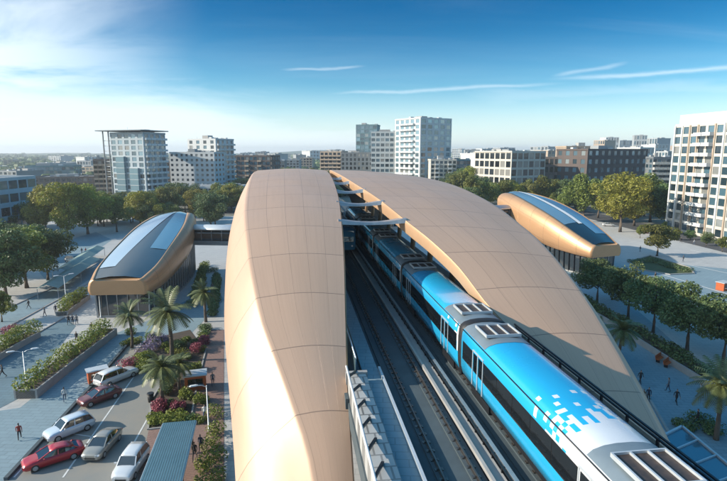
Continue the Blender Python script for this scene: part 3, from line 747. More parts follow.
# parking bay lines
def stripe(a, b, w_=.16, z=.045):
    a = G(*a).xy; b = G(*b).xy; d = (b-a).normalized(); n = Vector((-d.y, d.x))*w_/2
    return sheet('bay_line', [tuple(a+n), tuple(b+n), tuple(b-n), tuple(a-n)], M['paint'], z)
stripe((63, 478), (136, 374)); stripe((129, 452), (147, 420)); stripe((14, 478), (30, 460)); stripe((56, 432), (98, 438), .12)
# right side, shaded
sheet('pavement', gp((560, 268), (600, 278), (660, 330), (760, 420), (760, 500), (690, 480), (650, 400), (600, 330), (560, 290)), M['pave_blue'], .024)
sheet('pavement', gp((632, 260), (740, 270), (820, 300), (820, 360), (760, 345), (700, 318), (634, 290)), M['pave_blue'], .026)  # blue-grey sheet puts the teal shade of this plaza strip into its colour
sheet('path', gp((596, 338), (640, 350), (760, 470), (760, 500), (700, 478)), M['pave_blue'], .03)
# stair-like bands of paving on the right plaza
for i, (a, b) in enumerate((((655, 258), (740, 276)), ((640, 268), (740, 298)), ((690, 250), (745, 262)))):
    stripe(a, b, .35, .05).name = 'paving_band'
# roads of the town behind
sheet('road', [(-400, 252), (420, 232), (420, 243), (-400, 263)], M['asphalt'], .03)
sheet('road', [(-175, 60), (-163, 60), (-150, 420), (-162, 420)], M['asphalt'], .036)
sheet('road', [(118, 80), (132, 80), (150, 420), (136, 420)], M['asphalt'], .034)

# ------------------------------------------------------------------ vegetation
def leaves(m, blobs, n, size, up=.25, flat=.0, rnd=random):
    vol = [b[1][0]*b[1][1]*b[1][2] for b in blobs]
    for _ in range(n):
        c, r = rnd.choices(blobs, vol)[0]
        while True:
            d = Vector((rnd.uniform(-1, 1), rnd.uniform(-1, 1), rnd.uniform(-1, 1)))
            if .05 < d.length < 1: break
        d = d.normalized()*(d.length**.55)
        p = Vector(c)+Vector((d.x*r[0], d.y*r[1], d.z*r[2]))
        nn = (d*.7+Vector((rnd.gauss(0, .6), rnd.gauss(0, .6), rnd.gauss(up, .6)))).normalized()
        x = nn.orthogonal().normalized(); y = nn.cross(x); a = rnd.uniform(0, 2*pi)
        u = x*cos(a)+y*sin(a); v = nn.cross(u); s = size*rnd.uniform(.6, 1.35)
        m.poly([p-u*s*.55, p-v*s*.3+u*s*.05, p+u*s*.6, p+v*s*.3+u*s*.05])
def crown_blobs(h, r, z0, n, rnd, conic=0.0):
    out = []
    for i in range(n):
        a = rnd.uniform(0, 2*pi); t = rnd.random(); z = lerp(z0, h, .12+.8*t)
        rr = r*math.sqrt(max(.05, 1-(2*t-1)**2))*(1-conic*t)
        q = rr*rnd.uniform(.3, .92)
        b = r*rnd.uniform(.19, .38)*(1-conic*t*.6)
        out.append(((q*cos(a), q*sin(a), z), (b, b, b*.8)))
    out.append(((0, 0, lerp(z0, h, .5)), (r*.46, r*.46, (h-z0)*.34)))
    return out
def tree_proto(name, h, r, z0, nb, nl, size, mat, seed, conic=0.0):
    rnd = random.Random(seed)
    root = empty(name); bl = crown_blobs(h, r, z0, nb, rnd, conic)
    m = MB(); leaves(m, bl, nl, size, rnd=rnd); m.build('crown', M[mat], root)
    m = MB(); k = h*.018+.04
    m.tube([(0, 0, 0), (.05, .03, z0*.6), (.0, .06, z0+.25*(h-z0)), (.1, 0, lerp(z0, h, .6))], [k*1.35, k, k*.75, k*.3], 8)
    for c, rr in bl[:7]:
        z1 = lerp(z0*.8, c[2], .35)
        m.tube([(0, .03, z1), (c[0]*.5, c[1]*.5, lerp(z1, c[2], .65)), c], [k*.55, k*.4, k*.15], 6)
    m.build('trunk', M['bark'], root)
    return Proto(root)
def palm_proto(name, h, fr_, nf, seed):
    rnd = random.Random(seed); root = empty(name)
    m = MB(); pts = [(.12*sin(i*.5), .06*i/8, h*i/8) for i in range(9)]
    m.tube(pts, [.24-.012*i for i in range(8)]+[.2], 10); m.build('trunk', M['bark'], root)
    tip = Vector(pts[-1]); m = MB()
    for i in range(nf):
        a = 2*pi*i/nf*2.618; el = lerp(R(75), R(-25), (i+.5)/nf); L = fr_*rnd.uniform(.85, 1.1)
        p = tip.copy(); d = Vector((cos(a)*cos(el), sin(a)*cos(el), sin(el))); spine = [p.copy()]
        for k in range(8):
            p = p+d*L/8; d = (d+Vector((0, 0, -.17))).normalized(); spine.append(p.copy())
        side = Vector((-sin(a), cos(a), 0))
        for k in range(8):
            q0, q1 = spine[k], spine[k+1]
            for f in (0, .5):
                c = q0.lerp(q1, f); t = (k+f)/8
                ln = L*.24*(sin(pi*min(1, t*.9+.1))**.6); fw = (q1-q0).normalized()
                for s in (-1, 1):
                    e = c+side*s*ln+fw*ln*.6+Vector((0, 0, -ln*.35))
                    m.poly([c, c+fw*.13, e, c+fw*.02-Vector((0, 0, .02))][:3] if False else [c-fw*.05, e, c+fw*.14])
    m.build('crown', M['palm'], root)
    return Proto(root)
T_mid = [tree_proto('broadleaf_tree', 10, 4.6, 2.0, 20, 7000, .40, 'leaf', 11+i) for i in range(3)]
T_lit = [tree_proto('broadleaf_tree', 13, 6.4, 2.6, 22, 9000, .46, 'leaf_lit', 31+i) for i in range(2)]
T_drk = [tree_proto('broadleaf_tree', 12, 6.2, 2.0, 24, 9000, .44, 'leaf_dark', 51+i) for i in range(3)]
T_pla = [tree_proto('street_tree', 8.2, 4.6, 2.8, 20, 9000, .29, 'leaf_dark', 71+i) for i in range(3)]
P_pal = [palm_proto('palm_tree', 5.2, 2.9, 30, 5), palm_proto('palm_tree', 4.4, 2.5, 26, 9)]
rnd = random.Random(3)
def tree(protos, px, py, top, label, group, hproto, D=None):
    """base seen at (px, py) on the ground, top of the crown at row top"""
    p = G(px, py); dist = (p-CAM).dot(FWD); h = CAMH-(top-152)*dist/F
    pr = protos[rnd.randrange(len(protos))]
    return pr.place((p.x, p.y, 0), rnd.uniform(0, 6.28), label, group, (h/hproto*rnd.uniform(.88, 1.18), h/hproto*rnd.uniform(.88, 1.18), h/hproto), 'tree')
gl_ = 'sunlit trees on the left plaza edge'
tree(T_lit, 47, 236, 186, 'yellow-green tree, left one of the sunlit clump behind the left plaza', gl_, 13)
tree(T_lit, 68, 238, 183, 'tall yellow-green tree in the middle of the sunlit clump behind the left plaza', gl_, 13)
tree(T_lit, 88, 234, 185, 'yellow-green tree, right one of the sunlit clump behind the left plaza', gl_, 13)
tree(T_lit, 58, 226, 188, 'yellow-green tree set back behind the sunlit clump on the left', gl_, 13)
gm = 'olive trees behind the left pavilion'
tree(T_mid, 117, 232, 196, 'olive green tree just left behind the left pavilion roof', gm, 10)
tree(T_mid, 133, 222, 193, 'olive green tree right behind the peak of the left pavilion', gm, 10)
tree(T_mid, 151, 217, 190, 'olive green tree right of the left pavilion peak', gm, 10)
tree(T_drk, 165, 210, 186, 'dark tree between the left pavilion and the white terrace building', gm, 12)
gd = 'dark trees massed at the left edge'
for a in ((6, 296, 226, 'dark broad tree at the left frame edge above the small bright tree'), (27, 288, 222, 'dark broad tree in the middle of the left edge mass'), (48, 280, 226, 'dark broad tree at the right of the left edge mass beside the plaza'), (-12, 275, 215, 'dark broad tree partly cut by the left frame edge'), (33, 262, 222, 'dark tree at the back of the left edge mass'), (10, 258, 222, 'dark tree below the banded office at the left edge')):
    tree(T_drk if a[0] != 27 else T_mid, a[0], a[1], a[2], a[3], gd, 12 if a[0] != 27 else 10)
tree(T_mid, 2, 322, 288, 'small bright green tree at the left frame edge beside the ramps', None, 10)
gr = 'trees in a row before the brown office blocks'
for i, a in enumerate(((470, 214, 176), (486, 212, 178), (503, 210, 177), (518, 208, 180), (537, 212, 174), (553, 211, 178), (583, 222, 175), (598, 218, 180))):
    tree(T_mid, a[0], a[1], a[2], ['round tree left of the right pavilion, nearest the right canopy', 'round tree second along the row left of the right pavilion', 'round tree third along the row below the pale grid office', 'round tree fourth along the row behind the right pavilion back', 'broad tree just behind the peak of the right pavilion', 'tree behind the right pavilion roof, right of its peak', 'tall tree right behind the pavilion glass before the dark brick block', 'tree close right of the tall tree before the dark brick block'][i], gr, 10)
tree(T_lit, 620, 232, 174, 'bright yellow-green tree right above the right pavilion tip', gr, 13)
tree(T_lit, 634, 226, 178, 'bright green tree close right of the tree above the pavilion tip', gr, 13)
tree(T_mid, 650, 222, 172, 'green tree left of the pale apartment tower', gr, 10)
tree(T_drk, 666, 226, 184, 'dark tree against the left side of the pale apartment tower', gr, 12)
tree(T_mid, 657, 256, 220, 'small tree alone in the oval bed on the right plaza', None, 10)
gs = 'shaded street trees in a row on the right plaza'
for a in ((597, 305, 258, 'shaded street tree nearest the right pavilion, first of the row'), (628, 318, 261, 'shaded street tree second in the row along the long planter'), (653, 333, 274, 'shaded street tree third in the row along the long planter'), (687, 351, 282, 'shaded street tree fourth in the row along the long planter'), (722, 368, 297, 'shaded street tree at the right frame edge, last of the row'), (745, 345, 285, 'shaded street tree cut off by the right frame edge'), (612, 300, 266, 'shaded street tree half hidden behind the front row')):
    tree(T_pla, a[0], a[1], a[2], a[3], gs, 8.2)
town = 'trees among the town blocks'
PLACES = [('at the foot of the white stepped tower', [(104, 206, 190), (112, 210, 192), (122, 205, 190), (134, 207, 191), (146, 208, 192)]), ('in front of the white framed terrace building', [(176, 209, 190), (190, 206, 184), (205, 210, 188), (213, 204, 183), (226, 208, 190)]),
  ('between the dark blocks left of the canopy crest', [(243, 200, 178), (270, 190, 172), (280, 188, 168), (291, 186, 167), (303, 186, 168), (314, 184, 168)]), ('between the tallest white tower and the pale grid office', [(452, 196, 172), (460, 204, 172), (466, 198, 170), (476, 204, 175), (494, 200, 176)]),
  ('along the street behind the right pavilion', [(512, 206, 180), (529, 204, 178), (545, 204, 177), (566, 212, 178), (576, 210, 180), (607, 214, 180), (644, 216, 178)]), ('on the far left plaza behind the office block', [(30, 226, 196), (38, 232, 192), (98, 226, 198), (107, 222, 196), (12, 232, 204)])]
for where, lst in PLACES:
    for i, (x, y, t_) in enumerate(lst):
        tree(T_mid if i % 3 else T_drk, x, y, t_, 'green tree '+where, town+' '+where, 10 if i % 3 else 12)
rm = random.Random(17)
for where, rows in (('in the grove between the left plaza and the white towers', [(rm.uniform(92, 238), rm.uniform(206, 228)) for _ in range(34)]), ('in the grove between the right pavilion and the brown blocks', [(rm.uniform(455, 672), rm.uniform(200, 216)) for _ in range(26)]),
        ('far back beyond the canopy crest', [(rm.uniform(262, 322), rm.uniform(192, 200)) for _ in range(9)]+[(rm.uniform(452, 482), rm.uniform(192, 200)) for _ in range(7)]), ('low at the foot of the pale tower and the right plaza edge', [(x, y) for x, y in ((664, 234), (676, 240), (690, 240), (706, 246), (640, 238), (722, 252))])):
    for i, (x, y) in enumerate(rows):
        D_ = 28*F/(y-152); ht = rm.uniform(3, 5) if y >= 230 else rm.uniform(15, 19) if 'far back' in where else rm.uniform(9, 14)
        tree((T_mid, T_drk, T_lit)[(i*7) % 5 % 3], x, y, y-ht*F/D_, 'green tree '+where, 'trees '+where, (10, 12, 13)[(i*7) % 5 % 3])
def palm(px, py, label, k, sc_, rz=0):
    p = G(px, py); P_pal[k].place((p.x, p.y, 0), rz, label, 'palm trees', sc_, 'palm')
palm(132, 348, 'palm tree in front of the left pavilion corner', 0, .95); palm(172, 362, 'large palm tree in the middle of the flower bed', 0, 1.35, 1)
palm(206, 322, 'palm tree beside the flank of the left canopy', 1, 1.15, 2); palm(164, 408, 'low palm tree among pink bushes at the parking lot end', 1, 1.1, 3); palm(180, 392, 'small palm tree between the low palm and the orange kiosk', 1, .8, 4)
palm(619, 368, 'shaded palm tree beside the foot of the right canopy', 0, 1.0, 2.5); palm(716, 440, 'shaded palm tree cut by the lower right frame edge', 0, 1.1, .6); palm(598, 352, 'shaded low palm tree half hidden by the right canopy', 1, .8, .9)

def hedge(px_list, w_, h_, label, cat='hedge', mat='hedge', z=.9, n=None, name='hedge', size=.30, group=None):
    """leafy band along a run of ground points"""
    pts = [G(*p).xy for p in px_list]; c = sum(pts, Vector((0, 0)))/len(pts)
    m = MB(); blobs = []
    for a, b in zip(pts, pts[1:]):
        L = (b-a).length
        for i in range(max(1, int(L/(w_*.55)))+1):
            q = a.lerp(b, i/max(1, int(L/(w_*.55))))-c
            blobs.append(((q.x+random.uniform(-.15, .15)*w_, q.y+random.uniform(-.15, .15)*w_, h_*.55), (w_*.52*random.uniform(.8, 1.15), w_*.52*random.uniform(.8, 1.15), h_*.68*random.uniform(.75, 1.2))))
    leaves(m, blobs, n or len(blobs)*190, size, .5)
    o = m.build(name, M[mat]); o.location = (c.x, c.y, z); tag(o, label, cat, group); return o
def planter(px_list, w_, h_, label, mat='concrete'):
    pts = [G(*p).xy for p in px_list]; c = sum(pts, Vector((0, 0)))/len(pts)
    root = empty('planter', (c.x, c.y, 0), 0, label, 'planter')
    def off(d):
        out = []
        for i, p in enumerate(pts):
            a = pts[max(0, i-1)]; b = pts[min(len(pts)-1, i+1)]; t = (b-a).normalized(); n = Vector((-t.y, t.x))
            out.append(p-c+n*d)
        return out
    A, B = off(w_/2), off(-w_/2); a2, b2 = off(w_/2-.22), off(-w_/2+.22)
    m = MB()
    for i in range(len(pts)-1):
        for o1, o2 in ((A, a2), (b2, B)): m.prism([o1[i], o1[i+1], o2[i+1], o2[i]], 0, h_)
    for k in (0, -1):
        m.prism([a2[k], b2[k], b2[k]+(b2[k]-b2[k-1 if k else 1]).normalized()*-.22, a2[k]+(a2[k]-a2[k-1 if k else 1]).normalized()*-.22], 0, h_-.004)
    m.build('planter_wall', M[mat], root)
    m = MB()
    for i in range(len(pts)-1): m.prism([a2[i], a2[i+1], b2[i+1], b2[i]], 0, h_-.12)
    m.build('soil', M['soil'], root); return root
def bush(px, py, r, h_, label, mat, n=800, group=None, size=.20):
    p = G(px, py); m = MB()
    bl = [((random.uniform(-.5, .5)*r, random.uniform(-.5, .5)*r, h_*random.uniform(.35, .6)), (r*random.uniform(.4, .62),)*2+(h_*.42,)) for _ in range(6)]
    leaves(m, bl, n, size, .4)
    o = m.build('bush', M[mat]); o.location = (p.x, p.y, 0); tag(o, label, 'bush', group); return o
planter([(26, 399), (68, 366), (109, 335)], 2.6, 1.1, 'long concrete planter between the left road and the car park')
hedge([(28, 397), (68, 365), (107, 336)], 2.5, 1.7, 'clipped yellow-green hedge in the long planter above the car park')
planter([(-20, 368), (10, 350), (34, 337)], 2.2, .9, 'concrete planter beside the left edge ramps')
hedge([(-18, 367), (10, 350), (33, 338)], 2.2, 1.5, 'green hedge in the planter beside the left edge ramps')
planter([(62, 316), (74, 307), (85, 299)], 2.0, .8, 'short concrete planter in front of the left pavilion')
hedge([(63, 315), (74, 307), (84, 300)], 2.0, 1.6, 'bright short hedge in front of the left pavilion')
bush(8, 334, 1.8, 1.6, 'red flowering bush at the left frame edge', 'pink'); bush(18, 333, 1.6, 1.3, 'green bush right of the red flowering bush at the left edge', 'hedge')
bush(-4, 336, 1.6, 1.5, 'green bush cut by the left frame edge', 'hedge')
# flower bed between car park and path
sheet('planting_bed', gp((120, 372), (146, 340), (190, 330), (205, 350), (196, 385), (192, 424), (148, 430), (152, 400), (170, 370)), M['soil'], .05)
for a in ((126, 370, 1.5, 1.5, 'pink flowering bush beside the white car nose', 'pink'), (140, 361, 1.5, 1.4, 'green bush behind the pink bush by the white car', 'hedge'), (148, 352, 1.7, 1.9, 'lilac flowering bush in front of the pavilion palm', 'lilac'), (158, 343, 1.6, 1.8, 'pale lilac bush left of the large palm', 'lilac'),
          (150, 340, 1.3, 1.4, 'dark green bush at the back corner of the flower bed', 'leaf_dark'), (200, 352, 1.4, 1.7, 'pink bush right of the large palm', 'pink'), (205, 344, 1.1, 1.4, 'pink bush at the path bend near the canopy palm', 'pink'), (160, 412, 1.2, 1.6, 'deep pink bush at the foot of the low palm', 'pink'),
          (178, 411, 1.0, 1.2, 'small pink bush right of the low palm', 'pink'), (155, 424, 1.2, 1.1, 'green bush at the car park corner of the bed', 'hedge'), (167, 425, 1.2, 1.1, 'green bush in front of the small pink bush', 'hedge'), (181, 422, 1.1, 1.1, 'green bush beside the slatted shelter', 'hedge'),
          (174, 385, 1.4, 1.4, 'green bush beneath the large palm', 'leaf'), (190, 372, 1.3, 1.3, 'green bush left of the orange kiosk', 'hedge'), (166, 394, 1.2, 1.2, 'dark bush behind the low palm', 'leaf_dark'), (188, 398, 1.2, 1.2, 'olive bush below the orange kiosk', 'hedge'), (178, 350, 1.3, 1.3, 'dark bush behind the large palm', 'leaf_dark')):
    bush(*a)
for i in range(54):
    x = rm.uniform(124, 206); y = rm.uniform(334, 428)
    if y > 372 and x < 152+ (y-372)*-.05: continue
    if 380 < y < 400 and x > 184: continue
    bush(x, y, rm.uniform(.7, 1.2), rm.uniform(.7, 1.2), 'low green shrub among the palms and flowers of the bed', ('hedge', 'leaf', 'hedge', 'leaf_dark', 'hedge')[i % 5], 520, 'low shrubs filling the flower bed')
hedge([(196, 300), (201, 282), (205, 266)], 2.2, 1.2, 'clipped hedge along the right side of the left pavilion', mat='leaf', z=.02)
hedge([(212, 316), (216, 296), (217, 278)], 1.8, 1.1, 'clipped hedge along the flank of the left canopy below the footbridge', mat='leaf_dark', z=.02)
for a in ((206, 330, 1.3, 1.2, 'dark bush at the foot of the canopy palm', 'leaf_dark'), (194, 306, 1.8, 1.3, 'dark clipped bush beside the left pavilion wall', 'leaf_dark'), (212, 272, 2.0, 1.2, 'dark bush below the left footbridge', 'leaf_dark')):
    bush(*a)
for i, a in enumerate(((214, 418), (217, 436), (212, 448), (216, 462), (208, 470), (214, 482), (205, 492))):
    bush(a[0], a[1], 1.25, 1.5, ['yellow-green bush at the far end of the strip along the canopy flank', 'yellow-green bush second from the far end of the canopy flank strip', 'yellow-green bush bulging over the brick path from the canopy flank strip', 'yellow-green bush in the middle of the canopy flank strip', 'yellow-green bush nearer the path in the canopy flank strip', 'yellow-green bush at the lower frame edge by the canopy', 'yellow-green bush below the frame edge by the brick path'][i], 'hedge', 420, 'bushes in the strip along the canopy flank')
# right plaza planting
planter([(574, 300), (620, 326), (680, 364), (760, 412)], 3.2, .9, 'long concrete planter under the shaded street trees')
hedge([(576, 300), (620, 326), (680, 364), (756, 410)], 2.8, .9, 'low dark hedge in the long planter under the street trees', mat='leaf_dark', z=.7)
sheet('planting_bed', gp((628, 262), (650, 256), (690, 268), (694, 274), (670, 275), (640, 270)), M['grass'], .06)
hedge([(634, 263), (655, 262), (672, 268), (688, 272)], 3.0, .8, 'low dark planting in the oval bed on the right plaza', 'ground planting', 'leaf_dark', .06, name='planting')
bush(600, 340, 1.4, 1.1, 'shaded bush beside the low palm by the canopy foot', 'leaf_dark'); bush(700, 425, 1.8, 1.3, 'shaded bush beside the lower right palm', 'leaf_dark'); bush(712, 432, 1.6, 1.3, 'shaded bush in front of the lower right palm', 'leaf_dark'); bush(686, 428, 1.3, 1.0, 'shaded bush near the glass entrance roof', 'leaf_dark')
# ------------------------------------------------------------------ the town
W = {}
def wall(name, c, c2=None, sc_=.15): W[name] = pm('wall_'+name, c, c2 or tuple(x*.85 for x in c), sc_, .8, detail=9, bump=.05)
wall('white', (.62, .63, .62)); wall('pale_blue', (.46, .52, .55)); wall('grey', (.30, .32, .33)); wall('dark', (.095, .09, .09)); wall('brown', (.19, .15, .125)); wall('tan', (.42, .33, .25))
wall('cream', (.58, .54, .47)); wall('slate', (.16, .18, .195)); wall('teal', (.16, .27, .29)); wall('brick', (.11, .085, .075)); wall('far', (.40, .42, .43)); wall('roof', (.24, .24, .235)); wall('concrete', (.40, .39, .37))
GL = {'dark': M['win_dark'], 'blue': M['win_blue'], 'pale': M['win_pale']}
def bldg(name, label, px0, px1, ytop, D0, D1, depth, floors, cols, wl, gl='dark', side=None, scols=3, style='punch', pier=.30, span=.36, plant=None, z0=0, zbase=None, roofover=.0, cat='building', group=None, balc=None, budget=100):
    A = at_depth(px0, D0).xy; B = at_depth(px1, D1).xy; d = B-A; w_ = d.length; ang = math.atan2(d.y, d.x)
    H = hgt(ytop, (D0+D1)/2)
    c = (A+B)/2; root = empty(name, (c.x, c.y, 0), ang, label, cat, group)
    t = .35; cnt = [0]
    core = MB(); core.box((0, depth/2, H/2-.15), (w_-2*t, depth-2*t, H-.3)); wm = W[wl]
    fr = MB(); faces = [(w_, 0.0, Vector((0, 0, 0)), cols)]
    if side in ('R', 'B'): faces.append((depth, pi/2, Vector((w_/2, depth/2, 0)), scols))
    if side in ('L', 'B'): faces.append((depth, -pi/2, Vector((-w_/2, depth/2, 0)), scols))
    panes = {}; rest = MB()
    fh = (H-.5)/floors
    for fi, (fw, a, org, nc) in enumerate(faces):
        Rm = Matrix.Rotation(a, 3, 'Z')
        def T(x, y, z): return org + Rm @ Vector((x, y, z))
        inset = 0 if fi == 0 else t+.002
        fwv = fw-2*inset; cw = fwv/nc; pw = cw*pier; sh = fh*span
        for k in range(floors+1):
            hh_ = sh if k < floors else .5
            fr.box(T(0, t/2, k*fh+hh_/2), (fwv, t, hh_), rz=a)
        for k in range(floors):
            for j in range(nc+1):
                ww = pw if 0 < j < nc else pw/2+ (0)
                x = -fwv/2+j*cw + (pw/4 if j == 0 else -pw/4 if j == nc else 0)
                if style != 'band' or j in (0, nc): fr.box(T(x, t/2, k*fh+sh+(fh-sh)/2), (ww, t-.02, fh-sh-.001), rz=a)
            for j in range(nc):
                if style == 'band': ww = cw-.08
                else: ww = cw-pw-.02
                key = (fi, round(ww, 3))
                cen = T(-fwv/2+(j+.5)*cw, t*.62, k*fh+sh+(fh-sh)/2)
                if cnt[0] < budget:
                    cnt[0] += 1
                    if key not in panes:
                        pmb = MB(); pmb.box((0, 0, 0), (ww, .08, fh-sh-.03)); o = pmb.build('window', GL[gl], root); o.location = cen; o.rotation_euler = (0, 0, a); panes[key] = o
                    else: put(panes[key], root, cen, a)
                else: rest.box(cen, (ww, .08, fh-sh-.03), rz=a)
        if balc and fi in balc[3]:
            js, dpt, mats = balc[:3]; bp = None
            for k in range(1, floors):
                for j in range(nc):
                    if j % js[1] not in js[0]: continue
                    cen = T(-fwv/2+(j+.5)*cw, -dpt/2-.002, k*fh)
                    if bp is None:
                        b = MB(); b.box((0, 0, .1), (cw*.94, dpt, .2)); b.box((0, -dpt/2+.05, .68), (cw*.94, .06, .95))
                        for s in (-1, 1): b.box((s*cw*.44, .02, .68), (.06, dpt-.1, .95))
                        bp = b.build('balcony', mats, root); bp.location = cen; bp.rotation_euler = (0, 0, a)
                    else: put(bp, root, cen, a)
    core.build('core_wall', wm, root); fr.build('facade', wm, root)
    if rest.f: rest.build('window', GL[gl], root)['kind'] = 'stuff'
    r = MB(); r.box((0, depth/2, H-.12), (w_-2*t-.1+roofover, depth-2*t-.1+roofover, .3)); r.build('roof', W['roof'], root)
    pr = MB()
    for x, y, lx, ly in ((0, depth-t/2, w_, t), (-w_/2+t/2, depth/2, t, depth-2*t-.004), (w_/2-t/2, depth/2, t, depth-2*t-.004)): pr.box((x, y, H+.15), (lx, ly, 1.1))
    pr.box((0, t/2, H+.32), (w_, t, .64))
    pr.build('parapet', wm, root)
    rn = random.Random(label)
    for i in range(plant if plant is not None else 2):
        u = MB(); lx = rn.uniform(.12, .3)*w_; hz = rn.uniform(1.4, 3.0)
        u.box((rn.uniform(-.3, .3)*w_, depth*rn.uniform(.35, .7), H+.03+hz/2), (lx, depth*.25, hz)); u.build('plant_room', W['grey' if i % 2 else 'concrete'], root)
    for i in range(5):
        u = MB(); s_ = rn.uniform(.8, 2.2); u.box((rn.uniform(-.42, .42)*w_, depth*rn.uniform(.15, .85), H+.03+s_*.4), (s_*1.4, s_, s_*.8)); u.build('air_conditioner', W['grey' if i % 2 else 'white'], root)
    for i in range(2):
        u = MB(); x = rn.uniform(-.4, .4)*w_; u.tube([(x, depth*.3, H), (x, depth*.3, H+rn.uniform(1.5, 4))], .06, 5); u.build('mast', M['steel'], root)
    return root, H, w_
bldg('office_building', 'grey office block with long window bands at the left frame edge', -70, 33, 180, 150, 196, 26, 4, 9, 'pale_blue', 'blue', 'R', 3, 'punch', .10, .36)
bldg('office_building', 'long dark block behind the sunlit trees at left', 30, 96, 177, 320, 330, 25, 4, 12, 'brown', 'dark', None)
bldg('office_building', 'low teal glass box on the skyline at the far left', 23, 72, 166, 430, 440, 30, 5, 12, 'teal', 'pale', 'R', 4, 'punch', .1, .2, 1)
bldg('apartment_block', 'small brown block just left of the white stepped tower', 92, 110, 160, 318, 322, 20, 8, 4, 'brown', 'dark', None, balc=((( 0, 1, 2, 3), 4), 1.2, W['tan'], (0,)))
rt, H, w_ = bldg('apartment_tower', 'white stepped tower with glass bays and overhanging roof slab at left', 111, 144, 134, 300, 292, 18, 12, 5, 'pale_blue', 'pale', 'R', 4, 'punch', .35, .30, 1, balc=(((0, 1, 2, 3), 4), 1.6, W['white'], (1,)))
m = MB(); m.box((-3, 8, H+1.6), (w_+9, 22, .5)); m.build('roof_slab', W['slate'], rt)
for x in (-w_/2-5, -w_/2-1, 0, w_/2-.6):
    m = MB(); m.box((x, 0, (H+1.35)/2 if x < -w_/2 else H+1.0), (.5, .5, H+1.34 if x < -w_/2 else .7)); m.build('roof_column', W['slate'], rt)
for j, (k0, k1) in ((1, (1, 8)), (3, (0, 6))):
    m = MB(); m.box((-w_/2+(j+.5)*w_/5, -.65, H/12*(k0+k1)/2), (w_/5*1.25, 1.2, H/12*(k1-k0))); m.build('glass_bay', M['glass_pale'], rt)
    for k in range(k0, k1+1): m = MB(); m.box((-w_/2+(j+.5)*w_/5, -.7, H/12*k), (w_/5*1.28, 1.3, .22)); m.build('bay_sill', W['white'], rt)
for i in range(8):
    m = MB(); m.box((-w_/2-2.8, 2.5, 14+i*2.9), (5.2, 4.5, .25)); m.build('terrace', W['white'], rt)
bldg('apartment_block', 'grey brown block tucked between the two white towers at left', 157, 173, 162, 345, 345, 20, 7, 4, 'brown', 'dark', None)
rt, H, w_ = bldg('apartment_building', 'lower white apartment wing with small square windows', 169, 214, 153, 322, 318, 16, 9, 9, 'white', 'dark', 'R', 3, 'punch', .52, .5, 2)
bldg('apartment_tower', 'taller white slab with blank frame top behind the white apartment wing', 188, 216, 140, 345, 335, 18, 11, 4, 'white', 'blue', 'R', 4, 'punch', .55, .35, 1, balc=(((0, 1, 2, 3), 4), 1.6, W['white'], (1,)))
bldg('terrace_building', 'long low white framed glass building behind the left footbridge', 165, 238, 187, 262, 262, 16, 2, 16, 'white', 'blue', None, style='punch', pier=.16, span=.2, plant=0)
bldg('apartment_block', 'dark brown block right of the white towers', 232, 270, 156, 385, 380, 22, 7, 9, 'brick', 'blue', 'R', 4, 'punch', .25, .34, 1, balc=(((0, 3, 6), 9), 1.4, W['tan'], (0,)))
bldg('office_building', 'small grey block between the dark brown block and the canopy crest', 273, 284, 161, 520, 520, 20, 6, 4, 'slate', 'dark')
bldg('office_building', 'distant grey block with a mast, left above the left canopy', 286, 299, 160, 620, 620, 25, 6, 4, 'grey', 'dark')
bldg('office_building', 'distant tan block above the top of the left canopy', 300, 312, 158, 700, 700, 30, 6, 4, 'tan', 'dark')
bldg('apartment_block', 'low tan block with rounded roof room behind the canopy crest', 320, 341, 152, 430, 425, 20, 9, 5, 'tan', 'dark', 'R', 3, balc=(((0, 1, 2, 3, 4), 5), 1.2, W['tan'], (0,)))
bldg('office_building', 'dark grey block in the middle behind the canopy crest', 341, 373, 153, 415, 410, 22, 8, 8, 'slate', 'dark', None, plant=1, pier=.45)
bldg('office_tower', 'slim teal glass tower with a roof crane arm', 356, 377, 126, 520, 516, 20, 14, 5, 'teal', 'pale', None, pier=.12, span=.2, plant=1)
bldg('apartment_tower', 'white and blue apartment slab in the centre of the skyline', 371, 408, 133, 400, 398, 20, 11, 8, 'white', 'blue', 'L', 2, pier=.22, span=.42, plant=1)
bldg('apartment_tower', 'tallest white tower with a stepped balcony side, centre of the skyline', 420, 451, 120, 372, 388, 30, 13, 5, 'white', 'pale', 'L', 5, pier=.36, span=.34, plant=2, balc=(((1, 2, 3), 5), 1.8, W['white'], (2, 1)))
bldg('apartment_block', 'low white block at the foot of the tallest white tower', 431, 457, 160, 350, 350, 16, 8, 6, 'cream', 'blue', None, plant=1, balc=(((1, 4), 5), 1.3, W['white'], (0,)))
bldg('office_building', 'small blue glass box right of the tallest white tower', 453, 471, 160, 385, 385, 16, 7, 5, 'teal', 'blue', None, plant=0, pier=.1, span=.16)
# right of centre
bldg('office_building', 'pale grid office building with square dark windows right of centre', 512, 546, 152, 290, 300, 34, 6, 6, 'cream', 'dark', 'L', 7, pier=.2, span=.26, plant=2)
bldg('office_building', 'brown low block with glass storey joined to the pale grid office', 545, 590, 158, 318, 312, 24, 5, 9, 'brown', 'dark', 'R', 3, pier=.3, span=.34, plant=1)
bldg('office_building', 'long dark brick block with paired pale windows before the pale tower', 588, 648, 150, 296, 316, 24, 6, 10, 'brick', 'pale', 'L', 4, pier=.5, span=.46, plant=2)
bldg('office_building', 'brown roof storey block behind the long dark brick block', 566, 604, 147, 345, 345, 20, 8, 7, 'tan', 'dark', None, plant=1)
bldg('apartment_block', 'grey balcony block directly left of the pale tower', 654, 672, 158, 250, 250, 7, 10, 4, 'slate', 'blue', 'L', 2, plant=1, balc=(((0, 1, 2, 3), 4), 1.5, W['cream'], (0,)))
